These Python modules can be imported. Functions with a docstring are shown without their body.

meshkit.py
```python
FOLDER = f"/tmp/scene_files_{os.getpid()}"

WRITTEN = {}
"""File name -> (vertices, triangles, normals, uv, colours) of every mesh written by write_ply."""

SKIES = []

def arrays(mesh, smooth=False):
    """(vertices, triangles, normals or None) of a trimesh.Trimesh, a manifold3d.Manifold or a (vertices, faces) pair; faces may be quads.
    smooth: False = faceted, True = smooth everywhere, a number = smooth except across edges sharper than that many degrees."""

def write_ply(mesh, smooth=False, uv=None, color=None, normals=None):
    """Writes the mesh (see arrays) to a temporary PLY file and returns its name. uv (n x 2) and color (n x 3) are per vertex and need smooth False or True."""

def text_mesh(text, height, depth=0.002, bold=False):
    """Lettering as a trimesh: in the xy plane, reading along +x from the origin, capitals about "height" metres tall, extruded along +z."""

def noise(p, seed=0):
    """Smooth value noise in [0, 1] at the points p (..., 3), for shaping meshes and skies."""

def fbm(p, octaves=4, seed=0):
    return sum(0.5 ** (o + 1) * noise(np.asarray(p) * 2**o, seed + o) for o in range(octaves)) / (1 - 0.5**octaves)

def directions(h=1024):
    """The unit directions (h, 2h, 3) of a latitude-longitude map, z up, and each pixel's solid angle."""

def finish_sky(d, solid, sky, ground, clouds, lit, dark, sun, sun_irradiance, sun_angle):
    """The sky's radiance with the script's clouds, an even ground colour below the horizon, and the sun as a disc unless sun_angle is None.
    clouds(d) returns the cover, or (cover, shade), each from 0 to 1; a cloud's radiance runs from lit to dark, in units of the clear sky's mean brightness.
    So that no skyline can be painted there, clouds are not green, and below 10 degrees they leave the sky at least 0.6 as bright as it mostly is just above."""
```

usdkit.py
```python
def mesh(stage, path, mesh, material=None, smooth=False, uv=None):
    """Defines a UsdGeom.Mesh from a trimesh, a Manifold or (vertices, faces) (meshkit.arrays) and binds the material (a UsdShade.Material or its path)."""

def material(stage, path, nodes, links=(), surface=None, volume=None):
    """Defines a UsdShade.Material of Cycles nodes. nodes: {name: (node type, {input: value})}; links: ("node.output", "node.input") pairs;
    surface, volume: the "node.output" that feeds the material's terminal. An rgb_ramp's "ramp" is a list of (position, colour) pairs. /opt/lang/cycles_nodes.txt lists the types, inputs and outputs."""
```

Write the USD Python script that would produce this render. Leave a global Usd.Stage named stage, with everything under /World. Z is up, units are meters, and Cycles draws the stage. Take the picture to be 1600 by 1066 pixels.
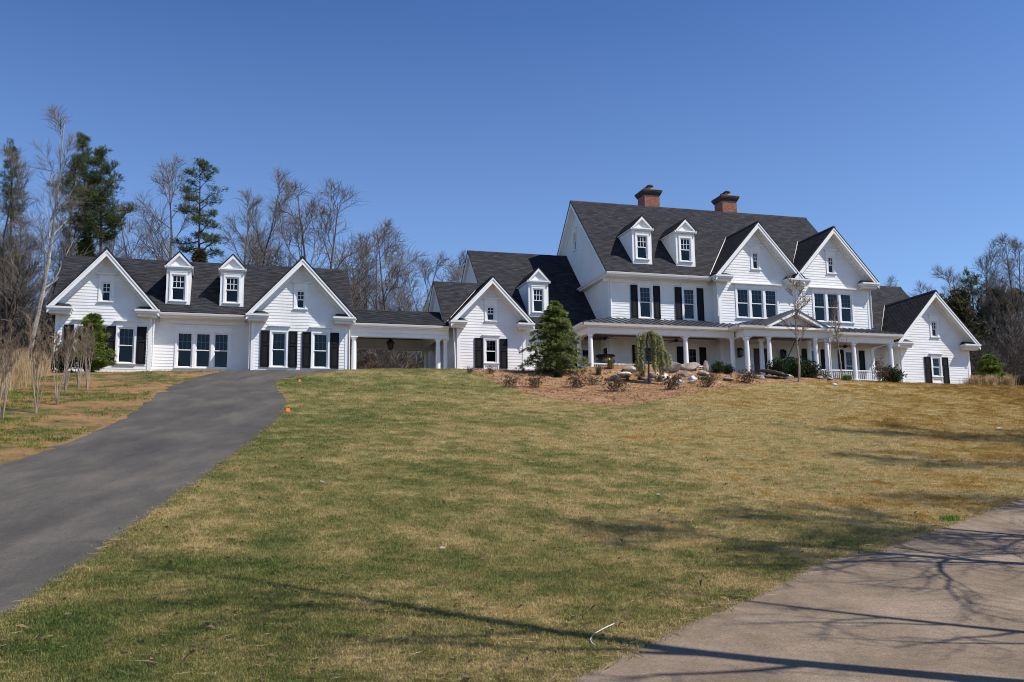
import math, random
import numpy as np
import trimesh, shapely
from shapely.geometry import Polygon, box as sbox
from scipy.interpolate import PchipInterpolator
from scipy.spatial import Delaunay, cKDTree
from pxr import Usd, UsdGeom, UsdLux, UsdShade, Sdf, Gf, Vt
import usdkit, meshkit

stage = Usd.Stage.CreateInMemory()
UsdGeom.SetStageUpAxis(stage, UsdGeom.Tokens.z)
UsdGeom.SetStageMetersPerUnit(stage, 1.0)
UsdGeom.Xform.Define(stage, '/World')
UsdGeom.Scope.Define(stage, '/World/Looks')

# ------------------------------------------------------------------ camera, sky, sun
FOCAL, PITCH, ROLL, EYE = 1600.6, .16117, -.013458, np.array([0, 0, 1.6])
EXPOSURE = 0.4
SUN_STRENGTH, SKY_STRENGTH = 1.25, 0.055
TH = .28097                                    # the house fronts run along u, turned by TH; v points into the house
OX, OY, OZ = 5.45, 56.0, 9.13
U_AX = np.array([math.cos(TH), math.sin(TH), 0]); V_AX = np.array([-math.sin(TH), math.cos(TH), 0])
SUN = 1.5 * U_AX - 1.0 * V_AX + np.array([0, 0, 2.25]); SUN /= np.linalg.norm(SUN)

cr, sr, cp, sp = math.cos(ROLL), math.sin(ROLL), math.cos(PITCH), math.sin(PITCH)
_r, _f, _u = np.array([1, 0, 0.]), np.array([0, cp, sp]), np.array([0, -sp, cp])
R_, U_ = _r * cr + _u * sr, _u * cr - _r * sr
cam = UsdGeom.Camera.Define(stage, '/World/camera')
cam.AddTransformOp().Set(Gf.Matrix4d(*R_, 0, *U_, 0, *(-_f), 0, *EYE, 1))
cam.CreateHorizontalApertureAttr(36.0); cam.CreateVerticalApertureAttr(36.0 * 682 / 1024)
cam.CreateFocalLengthAttr(36.0 * FOCAL / 1600); cam.CreateClippingRangeAttr(Gf.Vec2f(.1, 5000))
cam.CreateExposureAttr(EXPOSURE)

sky_m = usdkit.material(stage, '/World/Looks/sky_look', {
    's': ('sky_texture', {'sky_type': 'single_scattering', 'sun_disc': False, 'sun_elevation': math.asin(SUN[2]),
                          'sun_rotation': math.atan2(SUN[0], SUN[1]), 'altitude': 300.0, 'air_density': 1.0, 'aerosol_density': 0.3, 'ozone_density': 4.0}), 'gm': ('gamma', {'gamma': 1.5}),
    'tc': ('texture_coordinate', {}), 'sz': ('separate_xyz', {}), 'hz': ('map_range', {'from_min': 0.0, 'from_max': .45, 'to_min': .36, 'to_max': 0.0, 'clamp': True}), 'mx': ('mix', {'mix_type': 'mix', 'color2': (6.0, 7.4, 9.3)}),
    'b': ('background_shader', {'strength': SKY_STRENGTH})}, [('s.color', 'gm.color'), ('gm.color', 'mx.color1'), ('tc.generated', 'sz.vector'), ('sz.z', 'hz.value'), ('hz.result', 'mx.fac'), ('mx.color', 'b.color')], surface='b.background')
dome = UsdLux.DomeLight.Define(stage, '/World/sky')
UsdShade.MaterialBindingAPI.Apply(dome.GetPrim()).Bind(sky_m)
dome.GetPrim().SetCustomDataByKey('kind', 'structure')
sun = UsdLux.DistantLight.Define(stage, '/World/sun')
sun.CreateIntensityAttr(SUN_STRENGTH); sun.CreateAngleAttr(.5); sun.CreateColorAttr(Gf.Vec3f(1, .95, .88)); sun.CreateNormalizeAttr(True)
_x = np.cross([0, 0, 1], SUN); _x /= np.linalg.norm(_x); _y = np.cross(SUN, _x)
sun.AddTransformOp().Set(Gf.Matrix4d(*_x, 0, *_y, 0, *SUN, 0, 0, 0, 60, 1))

# ------------------------------------------------------------------ materials
LK = {}
def mat(name, nodes, links, surface='p.BSDF'):
    LK[name] = usdkit.material(stage, '/World/Looks/' + name, nodes, links, surface=surface)
    return LK[name]

def noisy(name, stops, scale=2.0, detail=6, rough=.8, spec=.3, bump=0.0, bscale=40, stretch=(1, 1, 1), metallic=0.0, bdist=.02, world=True, rn=.6):
    n = {'c': ('geometry' if world else 'texture_coordinate', {}), 'mp': ('mapping', {'mapping_type': 'point', 'scale': stretch}),
         'n': ('noise_texture', {'scale': scale, 'detail': detail, 'roughness': rn}), 'r': ('rgb_ramp', {'ramp': stops}),
         'p': ('principled_bsdf', {'roughness': rough, 'specular_ior_level': spec, 'metallic': metallic})}
    l = [('c.position' if world else 'c.object', 'mp.vector'), ('mp.vector', 'n.vector'), ('n.fac', 'r.fac'), ('r.color', 'p.base_color')]
    if bump:
        n['n2'] = ('noise_texture', {'scale': bscale, 'detail': 4.0}); n['bm'] = ('bump', {'strength': bump, 'distance': bdist})
        l += [('c.position' if world else 'c.object', 'n2.vector'), ('n2.fac', 'bm.height'), ('bm.normal', 'p.normal')]
    return mat(name, n, l)

def g(v, k=(1, 1, 1)): return tuple(v * x for x in k)
noisy('white_siding', [(.3, (.63, .625, .61)), (.55, (.70, .70, .695)), (.75, (.72, .72, .715))], .9, rough=.55, spec=.25)
noisy('white_trim', [(.3, (.69, .69, .685)), (.7, (.75, .75, .745))], 3, rough=.45, spec=.35)
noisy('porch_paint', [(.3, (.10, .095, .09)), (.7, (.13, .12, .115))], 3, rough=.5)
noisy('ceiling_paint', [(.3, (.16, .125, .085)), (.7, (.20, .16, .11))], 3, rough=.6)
noisy('gutter_paint', [(.3, (.62, .60, .57)), (.7, (.70, .68, .65))], 3, rough=.4, spec=.4)
noisy('black_paint', [(.3, (.0055, .005, .006)), (.7, (.009, .0085, .010))], 4, rough=.6, spec=.2)
noisy('dark_iron', [(.3, (.010, .009, .009)), (.7, (.022, .02, .018))], 9, rough=.5, spec=.4)
noisy('door_wood', [(.3, (.025, .010, .007)), (.7, (.045, .018, .012))], 6, rough=.35, stretch=(8, 8, 1))
noisy('flashing', [(.3, (.42, .38, .34)), (.7, (.5, .46, .42))], 3, rough=.4, metallic=.2)
noisy('brick_face', [(.25, (.15, .055, .038)), (.5, (.26, .105, .070)), (.75, (.38, .20, .14))], 11, detail=3, rough=.85, bump=.3)
noisy('brick_dark', [(.3, (.050, .036, .034)), (.7, (.085, .060, .055))], 8, rough=.85, bump=.3)
noisy('mortar', [(.3, (.30, .27, .24)), (.7, (.38, .35, .31))], 8, rough=.9)
noisy('clay', [(.3, (.32, .15, .09)), (.7, (.40, .20, .12))], 8, rough=.8)
noisy('interior_wall', [(.3, (.20, .19, .175)), (.7, (.24, .23, .21))], 3, rough=.8)
noisy('blind_cloth', [(.3, (.030, .029, .031)), (.7, (.040, .039, .041))], 3, rough=.8)
# roof shingles: streaky courses along the house
mat('shingle', {'c': ('geometry', {}), 'mp': ('mapping', {'mapping_type': 'point', 'rotation': (0, 0, -TH)}), 'sx': ('separate_xyz', {}), 'ad': ('math', {'math_type': 'add'}), 'cx': ('combine_xyz', {}),
                'm2': ('mapping', {'mapping_type': 'point', 'scale': (1.6, 1.6, 7.0)}), 'n': ('noise_texture', {'scale': 1.4, 'detail': 5.0, 'roughness': .75}),
                'br': ('brick_texture', {'scale': 1.0, 'brick_width': .34, 'row_height': .099, 'mortar_size': .006, 'mortar_smooth': .4, 'color1': (.62, .62, .62), 'color2': (1.5, 1.48, 1.46), 'mortar': (.4, .4, .4)}),
                'w': ('noise_texture', {'scale': 45.0, 'detail': 2.0}), 'r': ('rgb_ramp', {'ramp': [(.3, (.015, .015, .0175)), (.5, (.025, .025, .029)), (.7, (.042, .0415, .046))]}),
                'mx': ('mix', {'mix_type': 'multiply', 'fac': .85}), 'bm': ('bump', {'strength': .5, 'distance': .01}), 'p': ('principled_bsdf', {'roughness': .9, 'specular_ior_level': .2})},
    [('c.position', 'mp.vector'), ('mp.vector', 'm2.vector'), ('m2.vector', 'n.vector'), ('n.fac', 'r.fac'), ('c.position', 'w.vector'), ('mp.vector', 'sx.vector'), ('sx.x', 'ad.value1'), ('sx.y', 'ad.value2'),
     ('ad.value', 'cx.x'), ('sx.z', 'cx.y'), ('cx.vector', 'br.vector'), ('r.color', 'mx.color1'), ('br.color', 'mx.color2'), ('mx.color', 'p.base_color'), ('w.fac', 'bm.height'), ('bm.normal', 'p.normal')])
noisy('metal_roof', [(.3, (.085, .088, .092)), (.7, (.13, .132, .135))], 1.2, rough=.38, metallic=.55, spec=.5)
# window glass: mirror at grazing angles, else you look into the dark room
mat('glass', {'f': ('fresnel', {'IOR': 1.4}), 't': ('transparent_bsdf', {'color': (.42, .44, .46)}), 'gl': ('glossy_bsdf', {'color': (.95, .97, 1.0), 'roughness': .02}), 'mx': ('mix_closure', {})},
    [('f.fac', 'mx.fac'), ('t.BSDF', 'mx.closure1'), ('gl.BSDF', 'mx.closure2')], surface='mx.closure')
# ground
def ground_mat(name, big, fine, bump, bscale, rough=.9, mixf=.5, s1=.35, s2=14.0, stretch=(1, 1, 1), rot=0.0, d1=6.0, spec=.2, bdist=.03):
    mat(name, {'c': ('geometry', {}), 'mp': ('mapping', {'mapping_type': 'point', 'scale': stretch, 'rotation': (0, 0, rot)}),
               'n1': ('noise_texture', {'scale': s1, 'detail': d1, 'roughness': .68}), 'r1': ('rgb_ramp', {'ramp': big}),
               'n2': ('noise_texture', {'scale': s2, 'detail': 5.0, 'roughness': .7}), 'r2': ('rgb_ramp', {'ramp': fine}),
               'mx': ('mix', {'mix_type': 'multiply', 'fac': mixf}), 'n3': ('noise_texture', {'scale': bscale, 'detail': 3.0}),
               'bm': ('bump', {'strength': bump, 'distance': bdist}), 'p': ('principled_bsdf', {'roughness': rough, 'specular_ior_level': spec})},
        [('c.position', 'mp.vector'), ('mp.vector', 'n1.vector'), ('n1.fac', 'r1.fac'), ('c.position', 'n2.vector'), ('n2.fac', 'r2.fac'),
         ('r1.color', 'mx.color1'), ('r2.color', 'mx.color2'), ('mx.color', 'p.base_color'), ('c.position', 'n3.vector'), ('n3.fac', 'bm.height'), ('bm.normal', 'p.normal')])
FINE = [(.3, (.45, .45, .45)), (.7, (1.45, 1.45, 1.45))]
# the lawn: dormant straw with green patches, browner towards the right; grass blades share the same pattern
LAWN_STOPS = [(.26, (.058, .082, .021)), (.37, (.122, .123, .038)), (.46, (.20, .165, .064)), (.54, (.31, .24, .118)), (.60, (.235, .16, .048)), (.67, (.19, .115, .026)), (.76, (.12, .066, .016))]
def lawn_mat(name, k=1.0, fine_scale=16.0, mixf=.7, translucent=False):
    t = lambda s, m: [(a, g(m, c)) for a, c in s]
    nodes = {'c': ('geometry', {}), 'sx': ('separate_xyz', {}), 'n1': ('noise_texture', {'scale': 1.05, 'detail': 10.0, 'roughness': .80}),
             'mr': ('map_range', {'from_min': -9.0, 'from_max': 15.0, 'to_min': -.11, 'to_max': .08}), 'ad': ('math', {'math_type': 'add'}), 'my': ('map_range', {'from_min': 9.0, 'from_max': 24.0, 'to_min': -.035, 'to_max': .0, 'clamp': True}), 'a2': ('math', {'math_type': 'add'}), 'nb': ('noise_texture', {'scale': .17, 'detail': 3.0, 'roughness': .6}), 'mb': ('map_range', {'from_min': .3, 'from_max': .7, 'to_min': -.07, 'to_max': .07}), 'a3': ('math', {'math_type': 'add'}),
             'r1': ('rgb_ramp', {'ramp': t(LAWN_STOPS, k)}), 'n2': ('noise_texture', {'scale': fine_scale, 'detail': 5.0, 'roughness': .75}), 'r2': ('rgb_ramp', {'ramp': FINE}),
             'mx': ('mix', {'mix_type': 'multiply', 'fac': mixf}), 'n3': ('noise_texture', {'scale': 60.0, 'detail': 3.0}), 'bm': ('bump', {'strength': .8, 'distance': .03}),
             'p': ('principled_bsdf', {'roughness': .85, 'specular_ior_level': .15})}
    links = [('c.position', 'n1.vector'), ('c.position', 'sx.vector'), ('sx.x', 'mr.value'), ('n1.fac', 'ad.value1'), ('mr.result', 'ad.value2'), ('sx.y', 'my.value'), ('ad.value', 'a2.value1'), ('my.result', 'a2.value2'), ('c.position', 'nb.vector'), ('nb.fac', 'mb.value'), ('a2.value', 'a3.value1'), ('mb.result', 'a3.value2'), ('a3.value', 'r1.fac'),
             ('c.position', 'n2.vector'), ('n2.fac', 'r2.fac'), ('r1.color', 'mx.color1'), ('r2.color', 'mx.color2'), ('mx.color', 'p.base_color')]
    if translucent:
        nodes['tr'] = ('translucent_bsdf', {}); nodes['mc'] = ('mix_closure', {'fac': .3})
        return mat(name, nodes, links + [('mx.color', 'tr.color'), ('p.BSDF', 'mc.closure1'), ('tr.BSDF', 'mc.closure2')], surface='mc.closure')
    return mat(name, nodes, links + [('c.position', 'n3.vector'), ('n3.fac', 'bm.height'), ('bm.normal', 'p.normal')])
lawn_mat('lawn_turf', 1.0); lawn_mat('lawn_blade', 1.7, 11.0, .7, True)
ground_mat('asphalt', [(.3, (.036, .032, .027)), (.5, (.062, .055, .046)), (.7, (.105, .091, .074))], FINE, .5, 90, mixf=.6, s1=.6, s2=30, stretch=(1.4, .4, 1), bdist=.01, rough=.82, spec=.35)
ground_mat('old_pavement', [(.3, (.115, .083, .055)), (.5, (.178, .133, .092)), (.7, (.25, .192, .138))], FINE, .7, 70, mixf=.65, s1=.9, s2=34, bdist=.012, spec=.25)
ground_mat('bark_mulch', [(.3, (.13, .066, .030)), (.5, (.29, .160, .080)), (.7, (.42, .27, .155))], FINE, 1.0, 45, mixf=.7, s1=1.6, s2=28, bdist=.05)
ground_mat('verge_straw', [(.34, (.055, .085, .020)), (.43, (.14, .110, .040)), (.52, (.25, .145, .060)), (.70, (.33, .20, .095))], FINE, 1.0, 45, mixf=.65, s1=.75, s2=24, bdist=.05)
ground_mat('leaf_floor', [(.3, (.085, .060, .038)), (.5, (.14, .098, .062)), (.7, (.19, .14, .092))], FINE, .8, 30, mixf=.6, s1=.8, s2=18)
# plants
def leaf_mat(name, stops, scale=1.2, trans=.3, rough=.6, spec=.25):
    mat(name, {'c': ('geometry', {}), 'n': ('noise_texture', {'scale': scale, 'detail': 4.0, 'roughness': .7}), 'ri': ('geometry', {}), 'ad': ('math', {'math_type': 'multiply_add', 'value2': .45}),
               'r': ('rgb_ramp', {'ramp': stops}), 'p': ('principled_bsdf', {'roughness': rough, 'specular_ior_level': spec}), 't': ('translucent_bsdf', {}), 'm': ('mix_closure', {'fac': trans})},
        [('c.position', 'n.vector'), ('ri.random_per_island', 'ad.value1'), ('n.fac', 'ad.value3'), ('ad.value', 'r.fac'), ('r.color', 'p.base_color'), ('r.color', 't.color'), ('p.BSDF', 'm.closure1'), ('t.BSDF', 'm.closure2')], surface='m.closure')
leaf_mat('pine_needles', [(.35, (.040, .058, .016)), (.65, (.085, .110, .030)), (.95, (.16, .17, .055))])
leaf_mat('cedar_needles', [(.35, (.060, .088, .022)), (.6, (.18, .215, .052)), (.95, (.36, .37, .11))])
leaf_mat('cypress_leaf', [(.35, (.070, .11, .018)), (.65, (.20, .25, .042)), (.95, (.36, .39, .095))])
leaf_mat('blue_cedar', [(.35, (.28, .30, .13)), (.65, (.50, .51, .24)), (.95, (.66, .65, .34))])
leaf_mat('olive_leaf', [(.35, (.045, .046, .020)), (.65, (.085, .078, .036)), (.95, (.15, .115, .060))])
leaf_mat('bronze_leaf', [(.35, (.040, .042, .018)), (.55, (.11, .078, .042)), (.95, (.36, .24, .16))])
leaf_mat('green_leaf', [(.35, (.018, .036, .012)), (.65, (.040, .068, .020)), (.95, (.09, .13, .040))])
leaf_mat('fresh_leaf', [(.35, (.07, .14, .02)), (.65, (.13, .24, .035)), (.95, (.20, .32, .06))])
leaf_mat('tan_grass', [(.35, (.36, .265, .14)), (.65, (.58, .44, .25)), (.95, (.72, .58, .36))])
leaf_mat('gold_grass', [(.35, (.12, .105, .035)), (.65, (.22, .175, .062)), (.95, (.32, .25, .10))])
leaf_mat('red_twig', [(.35, (.075, .040, .035)), (.65, (.15, .082, .070)), (.95, (.26, .16, .135))])
leaf_mat('dead_leaf', [(.35, (.10, .062, .038)), (.65, (.20, .135, .085)), (.95, (.40, .32, .23))])
leaf_mat('straw_bits', [(.35, (.30, .22, .11)), (.65, (.42, .33, .18)), (.95, (.55, .46, .30))])
leaf_mat('mulch_chip', [(.35, (.15, .078, .036)), (.65, (.30, .175, .09)), (.95, (.50, .35, .22))], trans=.1)
noisy('grey_bark', [(.3, (.060, .050, .042)), (.7, (.135, .115, .098))], 4, rough=.9, stretch=(1, 1, .3))
noisy('dark_bark', [(.3, (.032, .026, .022)), (.7, (.070, .057, .047))], 4, rough=.9, stretch=(1, 1, .3))
noisy('pale_bark', [(.35, (.20, .165, .135)), (.6, (.42, .38, .33))], 2.2, rough=.85, stretch=(1, 1, .5))
noisy('twig_grey', [(.3, (.092, .076, .062)), (.7, (.185, .155, .130))], 3, rough=.9)
noisy('sapling_bark', [(.3, (.17, .13, .10)), (.7, (.34, .275, .22))], 6, rough=.85, stretch=(1, 1, .4))
noisy('sapling_twig', [(.3, (.11, .075, .048)), (.7, (.21, .15, .10))], 6, rough=.85)
noisy('boulder_stone', [(.3, (.16, .13, .105)), (.5, (.28, .235, .19)), (.7, (.42, .37, .31))], 3, rough=.9, bump=.5, bscale=14, bdist=.05)
noisy('white_stone', [(.3, (.42, .39, .34)), (.7, (.62, .58, .52))], 5, rough=.9, bump=.3)
noisy('dark_slab', [(.3, (.035, .033, .030)), (.7, (.075, .068, .060))], 5, rough=.85, bump=.4)
noisy('orange_plastic', [(.3, (.75, .14, .02)), (.7, (.85, .18, .03))], 5, rough=.5)
noisy('glazed_pot', [(.3, (.015, .022, .020)), (.7, (.045, .055, .050))], 5, rough=.25, spec=.5)

# ------------------------------------------------------------------ prim helpers
def uniq(parent, name):
    p = f'{parent}/{name}'; i = 0
    while stage.GetPrimAtPath(p):
        i += 1; p = f'{parent}/{name}_{i:03d}'
    return p
def keys(prim, label=None, cat=None, group=None, kind=None):
    for k, v in (('label', label), ('category', cat), ('group', group), ('kind', kind)):
        if v: prim.SetCustomDataByKey(k, v)
def thing(name, label, cat, loc=(0, 0, 0), rz=0.0, scale=None, group=None):
    x = UsdGeom.Xform.Define(stage, uniq('/World', name))
    x.AddTranslateOp().Set(Gf.Vec3d(*map(float, loc)))
    if rz: x.AddRotateZOp().Set(math.degrees(rz))
    if scale is not None: x.AddScaleOp().Set(Gf.Vec3f(*((scale,) * 3 if np.ndim(scale) == 0 else scale)))
    keys(x.GetPrim(), label, cat, group)
    return x.GetPrim()
def part(parent, name, mesh, m, smooth=False, label=None, kind=None):
    par = parent if isinstance(parent, str) else str(parent.GetPath())
    p = usdkit.mesh(stage, uniq(par, name), mesh, LK[m], smooth=smooth).GetPrim()
    keys(p, label, None, None, kind)
    return p
def copy(proto, name, label, cat, loc, rz=0.0, scale=None, group=None):
    t = thing(name, label, cat, loc, rz, scale, group)
    t.GetReferences().AddInternalReference(proto.GetPath() if not isinstance(proto, str) else Sdf.Path(proto)); t.SetInstanceable(True)
    return t
class Kind:
    """One kind of thing: the first one placed is built with its parts, later ones reference it."""
    def __init__(s, name, build): s.name, s.build, s.first = name, build, None
    def put(s, label, cat, loc, rz=0.0, scale=None, group=None):
        if s.first is None:
            s.first = thing(s.name, label, cat, loc, rz, scale, group); s.build(s.first); return s.first
        return copy(s.first, s.name, label, cat, loc, rz, scale, group)
def structure(name, mesh, m, smooth=False, kind='structure', label=None, cat=None):
    p = usdkit.mesh(stage, uniq('/World', name), mesh, LK[m], smooth=smooth).GetPrim()
    keys(p, label, cat, None, kind); return p

class MB:
    """Collects vertices and faces of one mesh."""
    def __init__(s): s.v, s.f, s.n = [], [], 0
    def add(s, v, f):
        v = np.asarray(v, float); f = np.asarray(f, int)
        if f.shape[1] == 4: f = np.vstack([f[:, [0, 1, 2]], f[:, [0, 2, 3]]])
        s.v.append(v); s.f.append(f + s.n); s.n += len(v); return s
    def box(s, a0, a1, b0, b1, c0, c1):
        v = [(x, y, z) for z in (c0, c1) for y in (b0, b1) for x in (a0, a1)]
        return s.add(v, [(0, 2, 3, 1), (4, 5, 7, 6), (0, 1, 5, 4), (2, 6, 7, 3), (0, 4, 6, 2), (1, 3, 7, 5)])
    def hexa(s, q0, q1):                         # two quads, bottom and top, same order
        return s.add(list(q0) + list(q1), [(0, 3, 2, 1), (4, 5, 6, 7), (0, 1, 5, 4), (1, 2, 6, 5), (2, 3, 7, 6), (3, 0, 4, 7)])
    def prism(s, poly, d0, d1, fr):              # 2D polygon (list) extruded between d0 and d1, fr maps (s, z, d) to 3D
        pg = poly if hasattr(poly, 'exterior') else Polygon(poly)
        for q in getattr(pg, 'geoms', [pg]):
            if q.is_empty or q.area < 1e-6: continue
            m = trimesh.creation.extrude_polygon(q, d1 - d0, engine='earcut'); v = np.asarray(m.vertices)
            s.add(fr(v[:, 0], v[:, 1], v[:, 2] + d0), m.faces)
        return s
    def tube(s, p0, p1, r0, r1=None, k=8):
        v, f = tubes(np.array([p0]), np.array([p1]), np.array([r0]), np.array([r0 if r1 is None else r1]), k, caps=True); return s.add(v, f)
    def lathe(s, prof, c=(0, 0, 0), k=14):
        a = np.arange(k) * 2 * np.pi / k; p = np.array(prof, float); n = len(p)
        v = np.stack([np.outer(p[:, 0], np.cos(a)), np.outer(p[:, 0], np.sin(a)), np.repeat(p[:, 1:2], k, 1)], -1).reshape(-1, 3) + c
        f = [(i * k + j, i * k + (j + 1) % k, (i + 1) * k + (j + 1) % k, (i + 1) * k + j) for i in range(n - 1) for j in range(k)]
        return s.add(v, f)
    def out(s): return (np.vstack(s.v), np.vstack(s.f))

def tubes(p0, p1, r0, r1, k=3, caps=False):
    d = p1 - p0; L = np.linalg.norm(d, axis=1, keepdims=True); d = d / np.maximum(L, 1e-9)
    ref = np.where(np.abs(d[:, 2:3]) > .9, [[1., 0, 0]], [[0, 0, 1.]]); a = np.cross(d, ref); a /= np.linalg.norm(a, axis=1, keepdims=True); b = np.cross(d, a)
    ang = np.arange(k) * 2 * np.pi / k; ring = a[:, None] * np.cos(ang)[None, :, None] + b[:, None] * np.sin(ang)[None, :, None]
    v = np.concatenate([p0[:, None] + ring * r0[:, None, None], p1[:, None] + ring * r1[:, None, None]], 1).reshape(-1, 3)
    n = len(p0); i = np.arange(k); j = (i + 1) % k
    f = np.concatenate([np.stack([i, i + k, j + k], 1), np.stack([i, j + k, j], 1)])
    if caps:
        f = np.concatenate([f, [(0, q, q + 1) for q in range(1, k - 1)], [(k, k + q + 1, k + q) for q in range(1, k - 1)]])
    return v, (f[None] + (np.arange(n) * 2 * k)[:, None, None]).reshape(-1, 3)
# ------------------------------------------------------------------ terrain
PROF = np.array([(-400, -9.4), (-70, -9.25), (-53, -9.2), (-48, -9.16), (-44, -8.95), (-40, -8.38), (-36, -7.66), (-30, -6.52), (-22, -4.96), (-14, -3.30), (-9, -2.22), (-6, -1.46), (-4, -1.0), (-2.5, -.74), (-1.5, -.63), (-.5, -.58), (1, -.55), (14, -.5), (40, .3), (120, 2), (500, 2)])
_pch = PchipInterpolator(PROF[:, 0], PROF[:, 1])
def uv(x, y):
    dx, dy = np.asarray(x, float) - OX, np.asarray(y, float) - OY; c, s = math.cos(TH), math.sin(TH)
    return dx * c + dy * s, -dx * s + dy * c
def xy(u, v):
    c, s = math.cos(TH), math.sin(TH); return OX + u * c - v * s, OY + u * s + v * c
def ground(x, y, carve=False):
    u, v = uv(x, y); z = _pch(v)
    lat = np.interp(u, [-60, -28, -20, -15, -8, 8, 22, 30, 60], [-.6, -.5, -.2, -.04, .12, 0, -.1, .05, .1])
    z = z + lat * np.interp(v, [-16, -5, 15, 40], [0, 1, 1, 0])
    z = z + .62 * np.exp(-((u - .8) / 4.6) ** 2 - ((v + 4.1) / 1.5) ** 2) + .2 * np.exp(-((u - 9) / 5) ** 2 - ((v + 4.6) / 1.3) ** 2)
    z = z + .10 * (meshkit.fbm(np.stack(np.broadcast_arrays(np.asarray(x) * .22, np.asarray(y) * .22, 0 * np.asarray(x)), -1), 3, 5) - .5) * np.interp(v, [-46, -36, -6, -3], [0.2, 1, 1, 0])
    if carve:
        z = np.where((u > -2.3) & (u < 16.7) & (v > -2.45) & (v < 1.4), np.minimum(z, -1.05), z)
        z = np.where((u > 5.9) & (u < 12.2) & (v > -3.45) & (v < -2), np.minimum(z, -1.05), z)
    return z + OZ
def gp(x, y, dz=0.0): return (float(x), float(y), float(ground(x, y)) + dz)
def gl(u, v, dz=0.0): return gp(*xy(u, v), dz)

rng = np.random.default_rng(7)
def dense(pts, closed=True, k=.016, lo=.12, jit=.25, jr=None):
    """Resamples a polyline with a spacing that grows with the distance to the camera, and makes it a little uneven."""
    pts = np.array(pts + [pts[0]] if closed else pts, float); out = []
    for a, b in zip(pts[:-1], pts[1:]):
        L = np.hypot(*(b - a)); st = np.clip(k * np.hypot(*((a + b) / 2 - EYE[:2])), lo, 6); n = max(1, int(L / st))
        for i in range(n):
            p = a + (b - a) * i / n; nn = np.array([-(b - a)[1], (b - a)[0]]) / max(L, 1e-9); out.append(p + nn * (rng.normal() * jit * st if i else 0))
    return np.array(out)
def smooth_line(pts, n=6):
    p = np.array(pts, float); t = np.r_[0, np.cumsum(np.hypot(*np.diff(p, axis=0).T))]; tt = np.linspace(0, t[-1], n * len(p))
    return list(map(tuple, np.stack([PchipInterpolator(t, p[:, 0])(tt), PchipInterpolator(t, p[:, 1])(tt)], 1)))
DRIVE_L = [(-10.01, 20.07), (-10.12, 21.9), (-10.35, 24.69), (-10.8, 27.78), (-11.73, 32.46), (-13.19, 38.94), (-13.63, 43.23), (-13.30, 46.2)]
DRIVE_R = [(-4.3, -3), (-4.75, 6), (-5.02, 10.26), (-5.17, 11.61), (-5.4, 14.1), (-5.62, 16.17), (-5.75, 18.45), (-6.11, 22.2), (-6.7, 28.08), (-7.27, 32.76), (-8.11, 36.39), (-9.48, 40.86), (-9.95, 43.35), (-9.40, 45.3), (-8.3, 46.9)]
drive = smooth_line([(-9.2, -3), (-9.7, 8)] + DRIVE_L, 5) + [xy(-20.3, -1.6), xy(-20.1, .6), xy(-14.0, .6), xy(-13.4, -2.6)] + smooth_line(DRIVE_R, 5)[::-1]
ROAD_EDGE = [(.38, 8.76), (.88, 9.57), (1.33, 10.29), (2.03, 11.4), (2.7, 12.18), (3.42, 13.2), (4.43, 14.61), (5.25, 15.18), (5.82, 15.93), (6.71, 16.92), (7.7, 18.0), (9.02, 19.62), (10.38, 21.12)]
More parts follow.
